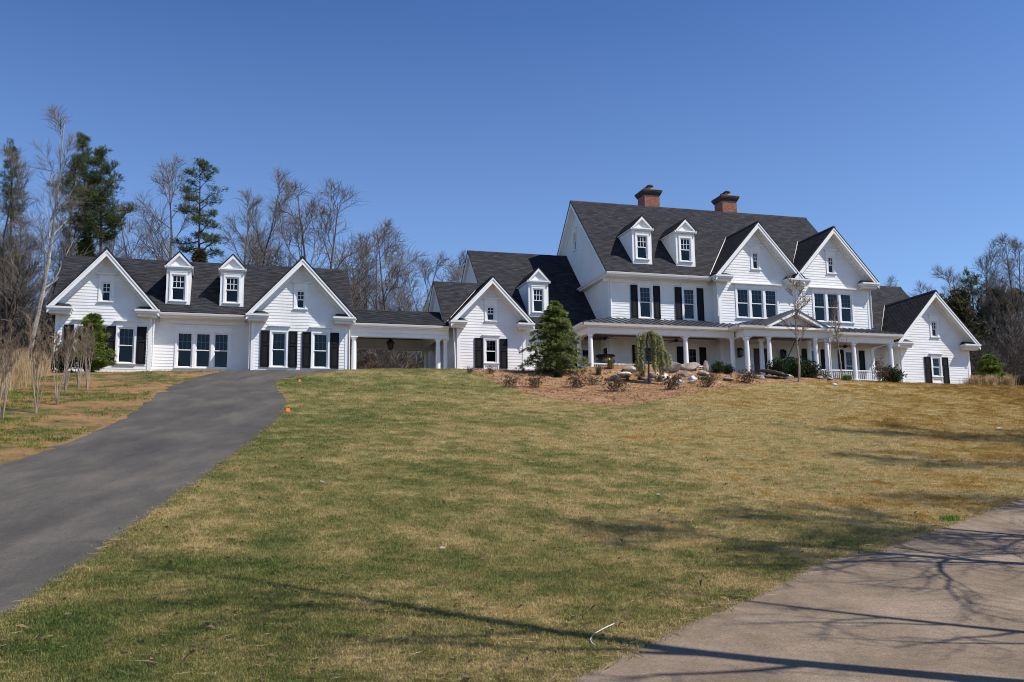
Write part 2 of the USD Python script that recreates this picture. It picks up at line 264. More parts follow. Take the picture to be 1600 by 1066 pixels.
road = smooth_line([(-2.6, -6), (-1.2, 4)] + ROAD_EDGE + [(13.2, 23.4), (19, 26.5), (32, 31), (60, 38)], 5) + [(60, 8), (25, -6)]
bed = smooth_line([xy(-9.3, -2.2), (-1.7, 48.45), (-.3, 44.5), (1.21, 40.2), (3.78, 38.6), (6.67, 42.75), (9.6, 47.91), (12.89, 51.39), (17.21, 53.79), (18.2, 53.95), xy(12.2, -2.9)], 5) + [xy(12.0, -1), xy(-9.2, .4)]
_l = np.array(smooth_line(DRIVE_L, 3)) + [-.02, 0]
verge = [tuple(p) for p in np.array(smooth_line([(-9.2, -3), (-9.7, 8)] + DRIVE_L, 5))] + [xy(-20.3, -1.6), xy(-20.2, .6), xy(-29.5, .6), (-25.5, 40), (-18.5, 31), (-15.2, 22), (-15.5, 8), (-16, -3)]
lawn = [(-4.3, -3), (-4.75, 6)] + [(-30, -3), (-60, 20), xy(-60, .7), xy(60, 9), xy(80, -20), (70, 30), (40, -6)]
def grid(x0, x1, y0, y1, st):
    X, Y = np.meshgrid(np.arange(x0, x1, st), np.arange(y0, y1, st)); return np.stack([X.ravel(), Y.ravel()], 1) + rng.uniform(-.25, .25, (X.size, 2)) * st
bnd = np.vstack([dense(drive), dense(road), dense(bed, jit=.5), dense(verge, jit=.5), dense(lawn, jit=.3)])
carve = np.array([xy(u, v) for u in np.arange(-2.6, 17, .35) for v in np.arange(-3.8, 1.6, .3)])
inner = np.vstack([grid(-10, 13, 5, 26, .32), grid(-24, 30, 3, 62, .75), grid(-60, 70, -30, 120, 3.0), grid(-420, 420, -420, 420, 21.0), carve])
tree_ = cKDTree(bnd); dd, _ = tree_.query(inner)
inner = inner[dd > .006 * np.hypot(inner[:, 0], inner[:, 1] - 0) + .05]
pts2 = np.vstack([bnd, inner])
# thin out coincident points, keep the boundary ones
_, keep = np.unique(np.round(pts2, 2), axis=0, return_index=True); pts2 = pts2[np.sort(keep)]
tri = Delaunay(pts2).simplices
a_, b_, c_ = pts2[tri[:, 0]], pts2[tri[:, 1]], pts2[tri[:, 2]]
cr_ = (b_[:, 0] - a_[:, 0]) * (c_[:, 1] - a_[:, 1]) - (b_[:, 1] - a_[:, 1]) * (c_[:, 0] - a_[:, 0])
tri = np.where((cr_ < 0)[:, None], tri[:, [0, 2, 1]], tri); cen = (a_ + b_ + c_) / 3
zz = ground(pts2[:, 0], pts2[:, 1], carve=True); P3 = np.column_stack([pts2, zz])
region = np.zeros(len(tri), int)
for i, pg in ((5, lawn), (4, verge), (3, bed), (2, road), (1, drive)):
    region[shapely.contains_xy(Polygon(pg).buffer(0), cen[:, 0], cen[:, 1])] = i
def ground_piece(name, i, m):
    f = tri[region == i]; used, inv = np.unique(f, return_inverse=True); structure(name, (P3[used], inv.reshape(-1, 3)), m, smooth=True)
ground_piece('ground', 0, 'leaf_floor'); ground_piece('driveway', 1, 'asphalt'); ground_piece('road', 2, 'old_pavement')
ground_piece('mulch_bed', 3, 'bark_mulch'); ground_piece('verge', 4, 'verge_straw'); ground_piece('lawn', 5, 'lawn_turf')
# ------------------------------------------------------------------ buildings: all in (u along the fronts, v into the houses, z up)
class House:
    def __init__(s, name, label, cat, u0, v0, z0):
        s.off = np.array([u0, v0, z0]); x, y = xy(u0, v0); s.prim = thing(name, label, cat, (x, y, z0 + OZ), TH)
    def add(s, name, mb, m, parent=None, smooth=False, kind=None, label=None):
        v, f = mb.out() if isinstance(mb, MB) else mb
        return part(parent or s.prim, name, (v - s.off, f), m, smooth, label, kind)
def front(v): return lambda a, z, d: np.stack([a, v - d + 0 * a, z + 0 * a], -1)
def back(v): return lambda a, z, d: np.stack([a, v + d + 0 * a, z + 0 * a], -1)
def left(u): return lambda a, z, d: np.stack([u - d + 0 * a, a, z + 0 * a], -1)
def right(u): return lambda a, z, d: np.stack([u + d + 0 * a, a, z + 0 * a], -1)
def flip(fr):
    o = np.zeros(1); e = np.ones(1); p = fr(o, o, o)[0]
    return np.linalg.det(np.stack([fr(e, o, o)[0] - p, fr(o, e, o)[0] - p, fr(o, o, e)[0] - p])) < 0
def prism(mb, poly, d0, d1, fr):
    pg = poly if hasattr(poly, 'geom_type') else Polygon(poly)
    for q in getattr(pg, 'geoms', [pg]):
        if q.geom_type != 'Polygon' or q.area < 1e-6: continue
        m = trimesh.creation.extrude_polygon(q, d1 - d0, engine='earcut'); v = np.asarray(m.vertices); f = np.asarray(m.faces)
        mb.add(fr(v[:, 0], v[:, 1], v[:, 2] + d0), f[:, ::-1] if flip(fr) else f)
    return mb
def ring(s0, s1, z0, z1, w): return sbox(s0, z0, s1, z1).difference(sbox(s0 + w, z0 + w, s1 - w, z1 - w))
def laps(mb, poly, fr, e, start=0.0, t0=.004, t1=.013):
    """Overlapping boards (or shingle courses): each course stands out at its lower edge."""
    x0, z0, x1, z1 = poly.bounds; k0 = int(math.floor((z0 - start) / e)); fl = flip(fr)
    for k in range(k0, int(math.ceil((z1 - start) / e))):
        zk = start + k * e; st = poly.intersection(sbox(x0 - 1, zk, x1 + 1, zk + e))
        for q in getattr(st, 'geoms', [st]):
            if q.geom_type != 'Polygon' or q.area < 1e-4: continue
            v, f = trimesh.creation.triangulate_polygon(q, engine='earcut'); v = np.asarray(v); f = np.asarray(f)
            n = np.cross(v[f[:, 1]] - v[f[:, 0]], v[f[:, 2]] - v[f[:, 0]]); f = np.where((n < 0)[:, None], f[:, ::-1], f)
            mb.add(fr(v[:, 0], v[:, 1], t0 + t1 * (1 - (v[:, 1] - zk) / e)), f[:, ::-1] if fl else f)
            for rg in (q.exterior, *q.interiors):
                c = np.array(rg.coords)
                for p, r in zip(c[:-1], c[1:]):
                    if abs(p[1] - zk) < 1e-6 and abs(r[1] - zk) < 1e-6 and abs(p[0] - r[0]) > 1e-4:
                        s_ = np.array([p[0], r[0], r[0], p[0]]); z_ = np.full(4, zk); d_ = np.array([0, 0, t0 + t1, t0 + t1]); mb.add(fr(s_, z_, d_), [(0, 1, 2, 3)])
    return mb
LAP = .152
def wall(b, poly, holes, fr, name='wall', sided=True):
    pg = Polygon(poly)
    for h in holes: pg = pg.difference(sbox(h[0], h[2], h[1], h[3]))
    w = b.add(name, prism(MB(), pg, -.12, 0, fr), 'white_siding')
    if sided: b.add('siding', laps(MB(), pg, fr, LAP, -1.2), 'white_siding', w, kind='stuff')
    return w
def roof(b, pts, ref, z0, grad, m='shingle', name='roof', e=.14, th=.07, parent=None):
    """A roof plane over the plan polygon pts: z0 at the plan point ref, rising along grad; lapped courses on a slab."""
    gu, gv = grad; G = math.hypot(gu, gv); k = math.sqrt(1 + G * G); bu, bv = gu / G, gv / G; a = np.array([bv, -bu, 0]); bb = np.array([bu, bv, G]) / k; n = np.cross(a, bb)
    if n[2] < 0: a, n = -a, -n
    O = np.array([ref[0], ref[1], z0])
    st = [(((u - ref[0]) * a[0] + (v - ref[1]) * a[1]), ((u - ref[0]) * bu + (v - ref[1]) * bv) * k) for u, v in pts]
    fr = lambda s, t, d: O + np.multiply.outer(s, a) + np.multiply.outer(t, bb) + np.multiply.outer(d + 0 * s, n)
    pg = Polygon(st).buffer(0); mb = prism(MB(), pg, -th, 0, fr)
    if e: laps(mb, pg, fr, e, 0, .003, .013)
    return b.add(name, mb, m, parent)
def eave(b, u0, u1, vtip, z, vwall, gutter=True):
    mb = MB().box(u0, u1, vtip + .02, vtip + .05, z - .25, z - .06).box(u0, u1, vtip + .05, vwall - .004, z - .25, z - .22).box(u0, u1, vwall - .045, vwall - .002, z - .50, z - .25).box(u0, u1, vwall - .09, vwall - .045, z - .31, z - .25)
    b.add('eave', mb, 'white_trim')
    if gutter:
        q = [(0, 0), (-.11, 0), (-.11, -.03), (-.085, -.12), (0, -.13)]
        b.add('gutter', prism(MB(), [(vtip + .018 + x, z - .055 + y) for x, y in q], u0, u1, lambda s, t, d: np.stack([d + 0 * s, s, t], -1)), 'gutter_paint')
def gable(b, uc, half, vtip, vwall, ze, pitch, vback, ret=1.12, m='shingle', clip=None):
    """A front gable: two roof planes, rakes with soffits, cornice returns."""
    za = ze + half * pitch; k = math.sqrt(1 + pitch ** 2)
    roof(b, [(uc - half, vtip), (uc, vtip), (uc, vback), (uc - half, vback)], (uc - half, vtip), ze, (pitch, 0), m)
    roof(b, [(uc, vtip), (uc + half, vtip), (uc + half, vback), (uc, vback)], (uc + half, vtip), ze, (-pitch, 0), m)
    b.add('ridge_cap', MB().hexa([(uc - .13, vtip - .01, za - .10), (uc + .13, vtip - .01, za - .10), (uc + .13, vback, za - .10), (uc - .13, vback, za - .10)], [(uc - .02, vtip - .01, za + .03), (uc + .02, vtip - .01, za + .03), (uc + .02, vback, za + .03), (uc - .02, vback, za + .03)]), m)
    for sg in (-1, 1):
        mb = MB(); t = .07 * k
        P = lambda q0, q1, x0=0.0, x1=half: [(uc + sg * x0, za - x0 * pitch - t - q0), (uc + sg * x1, za - x1 * pitch - t - q0), (uc + sg * x1, za - x1 * pitch - t - q1), (uc + sg * x0, za - x0 * pitch - t - q1)]
        f = lambda a, z, d: np.stack([a, vwall - d + 0 * a, z], -1); dep = vwall - vtip
        prism(mb, P(0.001, .30), dep - .045, dep - .015, f); prism(mb, P(0.001, .09), dep - .015, dep + .01, f)
        prism(mb, P(.17, .21), .003, dep - .045, f)
        prism(mb, P(.21, .46, 0.0, half - .45), .022, .05, f); prism(mb, P(.21, .29, 0.0, half - .45), .05, .12, f)
        b.add('rake', mb, 'white_trim')
        if ret:
            u_o, u_i = uc + sg * (half + .02), uc + sg * (half - ret); u0, u1 = min(u_o, u_i), max(u_o, u_i)
            if clip is not None and sg * (clip - uc) > 0: u0, u1 = (u0, clip - .001) if sg > 0 else (clip + .001, u1)
            mb = MB().box(u0, u1, vtip - .03, vwall - .003, ze - .16, ze - .07).box(u0 + .05, u1 - .05, vtip + .02, vwall - .004, ze - .27, ze - .16).box(u0 + .11, u1 - .11, vtip + .10, vwall - .005, ze - .40, ze - .27)
            rt = b.add('cornice_return', mb, 'gutter_paint')
            zt = ze - .068
            b.add('return_roof', MB().hexa([(u0, vtip - .02, zt), (u1, vtip - .02, zt), (u1, vwall - .004, zt), (u0, vwall - .004, zt)], [(u0 + (.22 if sg > 0 else 0), vwall - .06, zt + .22), (u1 - (0 if sg > 0 else .22), vwall - .06, zt + .22), (u1 - (0 if sg > 0 else .22), vwall - .004, zt + .22), (u0 + (.22 if sg > 0 else 0), vwall - .004, zt + .22)]), 'shingle', rt)
def gable_poly(u0, u1, zb, uc, half, ze, pitch, drop=.13):
    k = lambda u: ze + (half - abs(u - uc)) * pitch - drop * math.sqrt(1 + pitch ** 2)
    return [(u0, zb), (u1, zb), (u1, k(u1)), (uc, k(uc)), (u0, k(u0))]
def window(b, fr, s0, s1, z0, z1, lights=(3, 2), split=.5, head=.20, crown=.14, casing=.10, blind=False, sill=True, units=1, mull=.13, crown_over=.10, inset=None):
    if inset is None: inset = (s1 - s0) > .55 and not (lights == (3, 2) and crown == .06 and head == .04)
    W = MB(); x0, x1 = s0 - casing, s1 + casing
    prism(W, sbox(x0, z0, s0, z1), .0, .045, fr); prism(W, sbox(s1, z0, x1, z1), .0, .045, fr); prism(W, sbox(x0, z1, x1, z1 + max(head, casing)), .0, .05, fr)
    prism(W, sbox(x0, z0 - .09, x1, z0), .0, .04, fr)
    if sill: prism(W, sbox(x0 - .02, z0 - .045, x1 + .02, z0), .04, .09, fr)
    if crown:
        zc = z1 + max(head, casing); c = crown_over
        prism(W, sbox(x0 - c * .5, zc, x1 + c * .5, zc + .04), 0, crown * .6, fr); prism(W, sbox(x0 - c, zc + .04, x1 + c, zc + .09), 0, crown, fr)
    uw = (s1 - s0 - mull * (units - 1)) / units
    for i in range(units):
        a0 = s0 + i * (uw + mull)
        if i: prism(W, sbox(a0 - mull, z0, a0, z1), -.10, .045, fr)
        prism(W, ring(a0, a0 + uw, z0, z1, .03), -.11, .012, fr)
    w = b.add('window', W, 'white_trim')
    fl = flip(fr); zm = z0 + .03 + (z1 - z0 - .06) * split
    for i in range(units):
        a0 = s0 + i * (uw + mull) + .03; a1 = a0 + uw - .06
        b.add('upper_sash', prism(MB(), ring(a0, a1, zm - .02, z1 - .03, .042), -.05, -.015, fr), 'white_trim', w)
        b.add('lower_sash', prism(MB(), ring(a0, a1, z0 + .03, zm + .02, .045), -.09, -.052, fr), 'white_trim', w)
        mb = MB(); m0, m1 = (-.048, -.038) if inset else (-.034, -.016); nx, nz = lights; c0, c1, d0, d1 = a0 + .04, a1 - .04, zm + .02, z1 - .07
        for q in range(1, nx): xm = c0 + (c1 - c0) * q / nx; prism(mb, sbox(xm - .013, d0, xm + .013, d1), m0, m1, fr)
        for q in range(1, nz): ym = d0 + (d1 - d0) * q / nz; prism(mb, sbox(c0, ym - .013, c1, ym + .013), m0, m1, fr)
        b.add('muntin_grid', mb, 'white_trim', w)
        for (p0, p1, dp) in ((zm, z1 - .05, -.034), (z0 + .05, zm, -.07)):
            q = fr(np.array([a0, a1, a1, a0]), np.array([p0, p0, p1, p1]), np.full(4, dp)); b.add('pane', MB().add(q, [(0, 3, 2, 1)] if fl else [(0, 1, 2, 3)]), 'glass', w)
        if blind: b.add('blind', prism(MB(), sbox(a0, z0 + .04 + (z1 - z0) * blind, a1, z1 - .04), -.135, -.13, fr), 'blind_cloth', w)
    return w
def shutter(b, fr, s0, s1, z0, z1):
    W = MB(); prism(W, ring(s0, s1, z0, z1, .055), .022, .062, fr); zr = z0 + (z1 - z0) * .62
    prism(W, sbox(s0 + .055, zr - .05, s1 - .055, zr + .05), .022, .06, fr)
    for p0, p1 in ((z0 + .055, zr - .05), (zr + .05, z1 - .055)):
        prism(W, sbox(s0 + .055, p0, s1 - .055, p1), .022, .034, fr); prism(W, sbox(s0 + .10, p0 + .05, s1 - .10, p1 - .05), .034, .05, fr)
    b.add('shutter', W, 'black_paint')
def corner_board(b, u, v, z0, z1, su, sv, w=.13):
    """An L of trim round an outside corner; su, sv point outwards."""
    mb = MB().box(min(u - su * w, u + su * .032), max(u - su * w, u + su * .032), min(v, v + sv * .032), max(v, v + sv * .032), z0, z1).box(min(u, u + su * .032), max(u, u + su * .032), min(v - sv * w, v - sv * .001), max(v - sv * w, v - sv * .001), z0, z1)
    b.add('corner_board', mb, 'white_trim')
def downspout(b, pts, r=.04, m='gutter_paint'):
    mb = MB()
    for p, q in zip(pts[:-1], pts[1:]): mb.tube(p, q, r, r, 6)
    b.add('downspout', mb, m, smooth=30)
def dormer(b, uc, w, vf, zb, zg, za, vback, win, slope_ref):
    """A gabled dormer: cheeks, front with a window, pediment and a small shingled roof."""
    u0, u1 = uc - w / 2, uc + w / 2
    pg = Polygon([(u0, zb - .25), (u1, zb - .25), (u1, zg), (u0, zg)]).difference(sbox(win[0], win[2], win[1], win[3]))
    mb = prism(MB(), pg, -.10, 0, front(vf))
    d = b.add('dormer', mb, 'white_trim')
    for u in (u0, u1 - .08):
        b.add('dormer_cheek', MB().hexa([(u, vf + .10, zb - .2), (u + .08, vf + .10, zb - .2), (u + .08, vback, zg - .3), (u, vback, zg - .3)], [(u, vf + .10, zg), (u + .08, vf + .10, zg), (u + .08, vback, zg), (u, vback, zg)]), 'white_siding', d)
    h = w / 2 + .09; pit = (za - zg) / h
    for sg in (-1, 1):
        roof(b, [(uc + sg * h, vf - .16), (uc, vf - .16), (uc, vback + .5), (uc + sg * h, vback + .5)], (uc + sg * h, vf - .16), zg, (-sg * pit, 0), 'shingle', 'dormer_roof', .14, .05, d)
    mb = MB(); k = math.sqrt(1 + pit ** 2); t = .05 * k; f = front(vf)
    prism(mb, [(uc - h + .05, zg), (uc + h - .05, zg), (uc, za - t - .04)], 0, .03, f)                         # tympanum
    for sg in (-1, 1):
        prism(mb, [(uc, za - t), (uc + sg * h, zg - t), (uc + sg * h, zg - t - .10), (uc, za - t - .12 * k)], .0, .15, f)
    prism(mb, sbox(uc - h - .01, zg - .10, uc + h + .01, zg - .03), 0, .15, f); prism(mb, sbox(uc - h + .06, zg - .17, uc + h - .06, zg - .10), 0, .09, f)
    b.add('pediment', mb, 'white_trim', d)
    b.add('eave_board', MB().box(u0 - .1, u0 - .001, vf + .002, vback, zg - .10, zg - .06).box(u1 + .001, u1 + .1, vf + .002, vback, zg - .10, zg - .06), 'white_trim', d)
    window(b, front(vf), *win, head=.04, crown=.06, casing=.09, crown_over=.01)
def column(b, u, v, z0, z1, r=.135):
    c = b.add('column', MB().lathe([(r, z0 + .14), (r * 1.0, z0 + .9), (r * .86, z1 - .16)], (u, v, 0), 16), 'white_trim', smooth=40)
    q = r + .055
    b.add('base', MB().box(u - q, u + q, v - q, v + q, z0, z0 + .09).lathe([(r + .035, z0 + .09), (r + .035, z0 + .14), (r, z0 + .15)], (u, v, 0), 16), 'white_trim', c)
    b.add('capital', MB().lathe([(r * .86, z1 - .16), (r + .02, z1 - .10), (r + .02, z1 - .06)], (u, v, 0), 16).box(u - q, u + q, v - q, v + q, z1 - .06, z1), 'white_trim', c)
def metal_roof(b, pts, ref, z0, grad, w=.41, name='porch_roof'):
    gu, gv = grad; G = math.hypot(gu, gv); k = math.sqrt(1 + G * G); bu, bv = gu / G, gv / G; a = np.array([bv, -bu, 0]); bb = np.array([bu, bv, G]) / k; n = np.cross(a, bb)
    if n[2] < 0: a, n = -a, -n
    O = np.array([ref[0], ref[1], z0]); fr = lambda s, t, d: O + np.multiply.outer(s, a) + np.multiply.outer(t, bb) + np.multiply.outer(d + 0 * s, n)
    pg = Polygon([((u - ref[0]) * a[0] + (v - ref[1]) * a[1], ((u - ref[0]) * bu + (v - ref[1]) * bv) * k) for u, v in pts]).buffer(0)
    base = b.add(name, prism(MB(), pg, -.09, -.02, fr), 'metal_roof'); x0, _, x1, _ = pg.bounds; i = math.floor(x0 / w)
    while i * w < x1:
        s = pg.intersection(sbox(i * w + .002, -9, (i + 1) * w - .002, 99)); r = pg.intersection(sbox(i * w - .014, -9, i * w + .014, 99)); i += 1
        if s.is_empty or s.area < .02: continue
        mb = prism(MB(), s, -.02, 0, fr); prism(mb, r, 0.001, .045, fr); b.add('roof_panel', mb, 'metal_roof', base)

# ================================================================== the main house with its connecting wing and side wing
H = House('main_house', 'large white clapboard house with twin front gables, brick chimneys and long porch', 'house', 0, 0, -1.0)
ZB = -1.25
W1 = (1.81, 2.54, 2.88, 4.69); W2 = (4.52, 5.24, 2.88, 4.69); L1 = (1.80, 2.55, -.5, 1.26); L2 = (4.50, 5.25, -.5, 1.26)
wall(H, [(0, ZB), (6.42, ZB), (6.42, 5.62), (0, 5.62)], [W1, W2, L1, L2], front(0))
kz = lambda v: 5.93 + (v if v < 5.1 else 10.2 - v) - .17
SD = (.40, 1.20, -.6, 1.28); SW = (5.12, 5.62, 8.0, 9.15)
wall(H, [(.0, ZB), (10.2, ZB), (10.2, kz(10.2)), (5.1, kz(5.1)), (0, kz(0))], [SD, SW], left(0))
wall(H, [(.0, ZB), (10.2, ZB), (10.2, kz(10.2)), (5.1, kz(5.1)), (0, kz(0))], [], right(15.75), sided=False)
wall(H, [(0, ZB), (15.75, ZB), (15.75, 5.6), (0, 5.6)], [], back(10.2), sided=False)
roof(H, [(-.36, -.6), (16.05, -.6), (16.05, 5.1), (-.36, 5.1)], (0, -.6), 5.33, (0, 1))
roof(H, [(-.36, 5.1), (16.05, 5.1), (16.05, 10.7), (-.36, 10.7)], (0, 10.7), 5.43, (0, -1))
H.add('ridge_cap', MB().hexa([(-.37, 4.95, 10.90), (16.06, 4.95, 10.90), (16.06, 5.25, 10.90), (-.37, 5.25, 10.90)], [(-.37, 5.07, 11.06), (16.06, 5.07, 11.06), (16.06, 5.13, 11.06), (-.37, 5.13, 11.06)]), 'shingle')
eave(H, -.36, 6.0, -.6, 5.35, 0)
# left gable end: rakes and the eave band that runs across it
for sg in (-1, 1):
    f = lambda a, z, d: np.stack([-d + 0 * a, 5.1 + sg * a, z + 0 * a], -1); mb = MB()
    prism(mb, [(0, 10.92), (5.55, 5.37), (5.55, 5.12), (0, 10.67)], .28, .34, f); prism(mb, [(0, 10.74), (5.5, 5.24), (5.5, 5.2), (0, 10.70)], .003, .28, f); prism(mb, [(0, 10.70), (5.2, 5.5), (5.2, 5.28), (0, 10.48)], .022, .05, f)
    H.add('rake', mb, 'white_trim')
H.add('eave_band', MB().box(-.36, -.004, -.45, 10.6, 5.24, 5.33).box(-.30, -.005, -.40, 10.5, 5.12, 5.24), 'gutter_paint')
H.add('return_roof', MB().hexa([(-.37, -.42, 5.332), (-.004, -.42, 5.332), (-.004, 10.6, 5.332), (-.37, 10.6, 5.332)], [(-.06, -.05, 5.47), (-.004, -.05, 5.47), (-.004, 10.3, 5.47), (-.06, 10.3, 5.47)]), 'gutter_paint')
window(H, left(0), *SW, head=.12, crown=.08)
for w in (W1, W2, L1, L2):
    up = w in (W1, W2)
    window(H, front(0), *w, blind=.02, head=.22, crown=.10 if up else .06, lights=(3, 3) if up else (3, 2))
    shutter(H, front(0), w[0] - .53, w[0] - .11, w[2] - .04, w[3] + .05); shutter(H, front(0), w[1] + .11, w[1] + .53, w[2] - .04, w[3] + .05)
corner_board(H, 0, 0, ZB, 5.2, -1, -1)
# the bay with the two gables
G1, G2, PT = 8.87, 13.85, 1.13; HALF = 2.85
T1 = (7.56, 10.12, 3.0, 4.71); T2 = (12.56, 15.10, 2.97, 4.70); S1 = (8.68, 9.07, 5.90, 6.88); S2 = (13.66, 14.05, 5.90, 6.90)
DOOR = (8.34, 9.40, -.68, 1.32); R1 = (12.03, 12.66, -.5, 1.27); R2w = (14.42, 15.22, -.5, 1.27)
kg = lambda u: 5.43 + (HALF - min(abs(u - G1), abs(u - G2))) * PT - .20
wall(H, [(6.42, ZB), (16.3, ZB), (16.3, kg(16.3)), (G2, kg(G2)), (11.36, kg(11.36)), (G1, kg(G1)), (6.42, kg(6.42))], [T1, T2, S1, S2, DOOR, R1, R2w], front(-.65))
wall(H, [(-.65, ZB), (-.0, ZB), (-.0, 5.4), (-.65, 5.4)], [], left(6.42)); wall(H, [(-.65, ZB), (1.6, ZB), (1.6, 5.4), (-.65, 5.4)], [], right(16.3))
gable(H, G1, HALF, -1.2, -.65, 5.40, PT, 4.5, clip=11.36); gable(H, G2, HALF, -1.2, -.65, 5.40, PT, 4.5, clip=11.36)
corner_board(H, 6.42, -.65, ZB, 5.1, -1, -1); corner_board(H, 16.3, -.65, ZB, 5.1, 1, -1)
for t in (T1, T2): window(H, front(-.65), *t, units=3, blind=.02, lights=(3, 3), mull=.13, head=.20, crown=.20, crown_over=.22)
for t in (S1, S2): window(H, front(-.65), *t, lights=(2, 2), head=.34, crown=.16, casing=.12, crown_over=.12)
for w in (R1, R2w):
    window(H, front(-.65), *w, blind=.02, head=.12, crown=.05); shutter(H, front(-.65), w[0] - .49, w[0] - .11, w[2] - .04, w[3] + .04); shutter(H, front(-.65), w[1] + .11, w[1] + .49, w[2] - .04, w[3] + .04)
H.add('valley_flashing', MB().tube((6.02, -.48, 5.47), (8.87, 2.72, 8.66), .03, .03, 4), 'flashing'); H.add('valley_flashing', MB().tube((11.5, -.1, 5.93), (13.85, 2.74, 8.70), .03, .03, 4), 'flashing')
# front door with side lights, in the bay
dr = H.add('door', prism(MB(), sbox(8.42, -.68, 9.32, 1.25).difference(sbox(8.56, -.55, 8.83, .1)).difference(sbox(8.91, -.55, 9.18, .1)).difference(sbox(8.56, .25, 8.83, 1.1)).difference(sbox(8.91, .25, 9.18, 1.1)), -.10, -.05, front(-.65)), 'door_wood')
H.add('door_panel', prism(prism(MB(), sbox(8.56, -.55, 8.83, .1), -.09, -.065, front(-.65)), sbox(8.91, -.55, 9.18, .1), -.09, -.065, front(-.65)), 'door_wood', dr)
H.add('door_panel', prism(prism(MB(), sbox(8.56, .25, 8.83, 1.1), -.09, -.065, front(-.65)), sbox(8.91, .25, 9.18, 1.1), -.09, -.065, front(-.65)), 'door_wood', dr)
H.add('handle', MB().tube((9.26, -.63, .2), (9.26, -.63, .42), .018, .018, 6).tube((9.26, -.63, .32), (9.26, -.58, .32), .016, .016, 6), 'flashing', dr)
H.add('door_frame', prism(prism(MB(), sbox(8.24, -.68, 9.50, 1.44).difference(sbox(8.42, -.9, 9.32, 1.25)), -.11, .04, front(-.65)), sbox(8.2, 1.44, 9.54, 1.52), 0, .10, front(-.65)), 'white_trim')
# side door and its frame in the left wall
H.add('door', prism(MB(), sbox(.46, -.6, 1.14, 1.22), -.10, -.05, left(0)), 'black_paint'); H.add('door_frame', prism(MB(), sbox(.30, -.62, 1.30, 1.40).difference(sbox(.46, -.7, 1.14, 1.22)), -.1, .04, left(0)), 'white_trim')
for uc in (2.12, 4.82): dormer(H, uc, 1.18, .08, 6.03, 8.12, 8.84, 2.3, (uc - .33, uc + .33, 6.30, 7.68), None)
# chimneys
def chimney(u0, v0, zt, label):
    u1, v1 = u0 + 1.02, v0 + 1.08; z0 = 10.2; zc = zt - .32
    c = H.add('chimney', MB().box(u0 + .012, u1 - .012, v0 + .012, v1 - .012, z0, zc), 'mortar', label=label); mb = MB(); rows = int((zc - z0) / .076)
    def course(mb, a0, a1, b0, b1, z, off, h=.066):
        for (p, q, fix, ax) in ((a0, a1, b0, 0), (a0, a1, b1, 0), (b0, b1, a0, 1), (b0, b1, a1, 1)):
            s = p - off
            while s < q:
                e0, e1 = max(s, p), min(s + .204, q)
                if e1 - e0 > .03: mb.box(*((e0, e1, fix - .008, fix + .008) if ax == 0 else (fix - .008, fix + .008, e0, e1)), z, z + h)
                s += .214
    for r in range(rows): course(mb, u0, u1, v0, v1, z0 + r * .076, (r % 2) * .107)
    H.add('bricks', mb, 'brick_face', c, kind='stuff')
    mb = MB()
    for i, x in enumerate((.04, .08, .12, .15)): mb.box(u0 - x, u1 + x, v0 - x, v1 + x, zc + i * .075, zc + i * .075 + .07)
    for i in range(3): mb.box(u0 - .03, u1 + .03, v0 - .03, v1 + .03, zc + i * .075 + .06, zc + i * .075 + .08)
    H.add('corbel', mb, 'brick_dark', c)
    H.add('crown', MB().hexa([(u0 - .17, v0 - .17, zt - .02), (u1 + .17, v0 - .17, zt - .02), (u1 + .17, v1 + .17, zt - .02), (u0 - .17, v1 + .17, zt - .02)], [(u0 - .1, v0 - .1, zt + .05), (u1 + .1, v0 - .1, zt + .05), (u1 + .1, v1 + .1, zt + .05), (u0 - .1, v1 + .1, zt + .05)]), 'brick_dark', c)
    for q in (.28, .74):
        p = H.add('flue', MB().lathe([(.17, zt + .03), (.15, zt + .26), (.17, zt + .28)], (u0 + .5, v0 + q, 0), 12), 'clay', c); H.add('flue_cap', MB().lathe([(.0, zt + .30), (.23, zt + .30), (.23, zt + .36), (.12, zt + .42), (0, zt + .42)], (u0 + .5, v0 + q, 0), 12), 'dark_iron', c)
chimney(4.66, 5.22, 12.16, 'left brick chimney behind the ridge, nearer the left gable end'); chimney(10.08, 5.22, 12.16, 'right brick chimney behind the ridge')

# ------------------------------------------------------------------ porch
ZF, PV, BZ0, BZ1 = -.72, -2.2, 1.50, 1.94
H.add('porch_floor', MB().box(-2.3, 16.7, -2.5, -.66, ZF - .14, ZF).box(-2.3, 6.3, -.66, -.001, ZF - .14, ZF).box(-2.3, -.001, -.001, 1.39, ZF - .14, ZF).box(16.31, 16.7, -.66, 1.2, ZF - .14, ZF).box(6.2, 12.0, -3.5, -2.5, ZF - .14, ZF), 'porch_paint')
H.add('porch_skirt', MB().box(-2.2, 6.3, -2.42, -2.36, ZB, ZF - .14).box(11.9, 16.6, -2.42, -2.36, ZB, ZF - .14).box(6.3, 11.9, -3.42, -3.36, ZB, ZF - .14).box(16.54, 16.6, -2.36, 1.2, ZB, ZF - .14), 'white_trim')
for q in ((-2.15, 6.35, PV - .15, PV + .15), (11.6, 16.55, PV - .15, PV + .15), (-2.15, -1.85, PV + .15, 1.39), (16.25, 16.55, PV + .15, 1.19)): H.add('porch_beam', MB().box(*q, BZ0, BZ1), 'white_trim')
bm = MB().box(6.45, 11.75, -3.35, -3.05, BZ0 - .02, BZ1 + .04).box(6.45, 6.75, -3.05, PV + .15, BZ0 - .02, BZ1 + .04).box(11.45, 11.75, -3.05, PV + .15, BZ0 - .02, BZ1 + .04)
H.add('portico_beam', bm, 'white_trim')
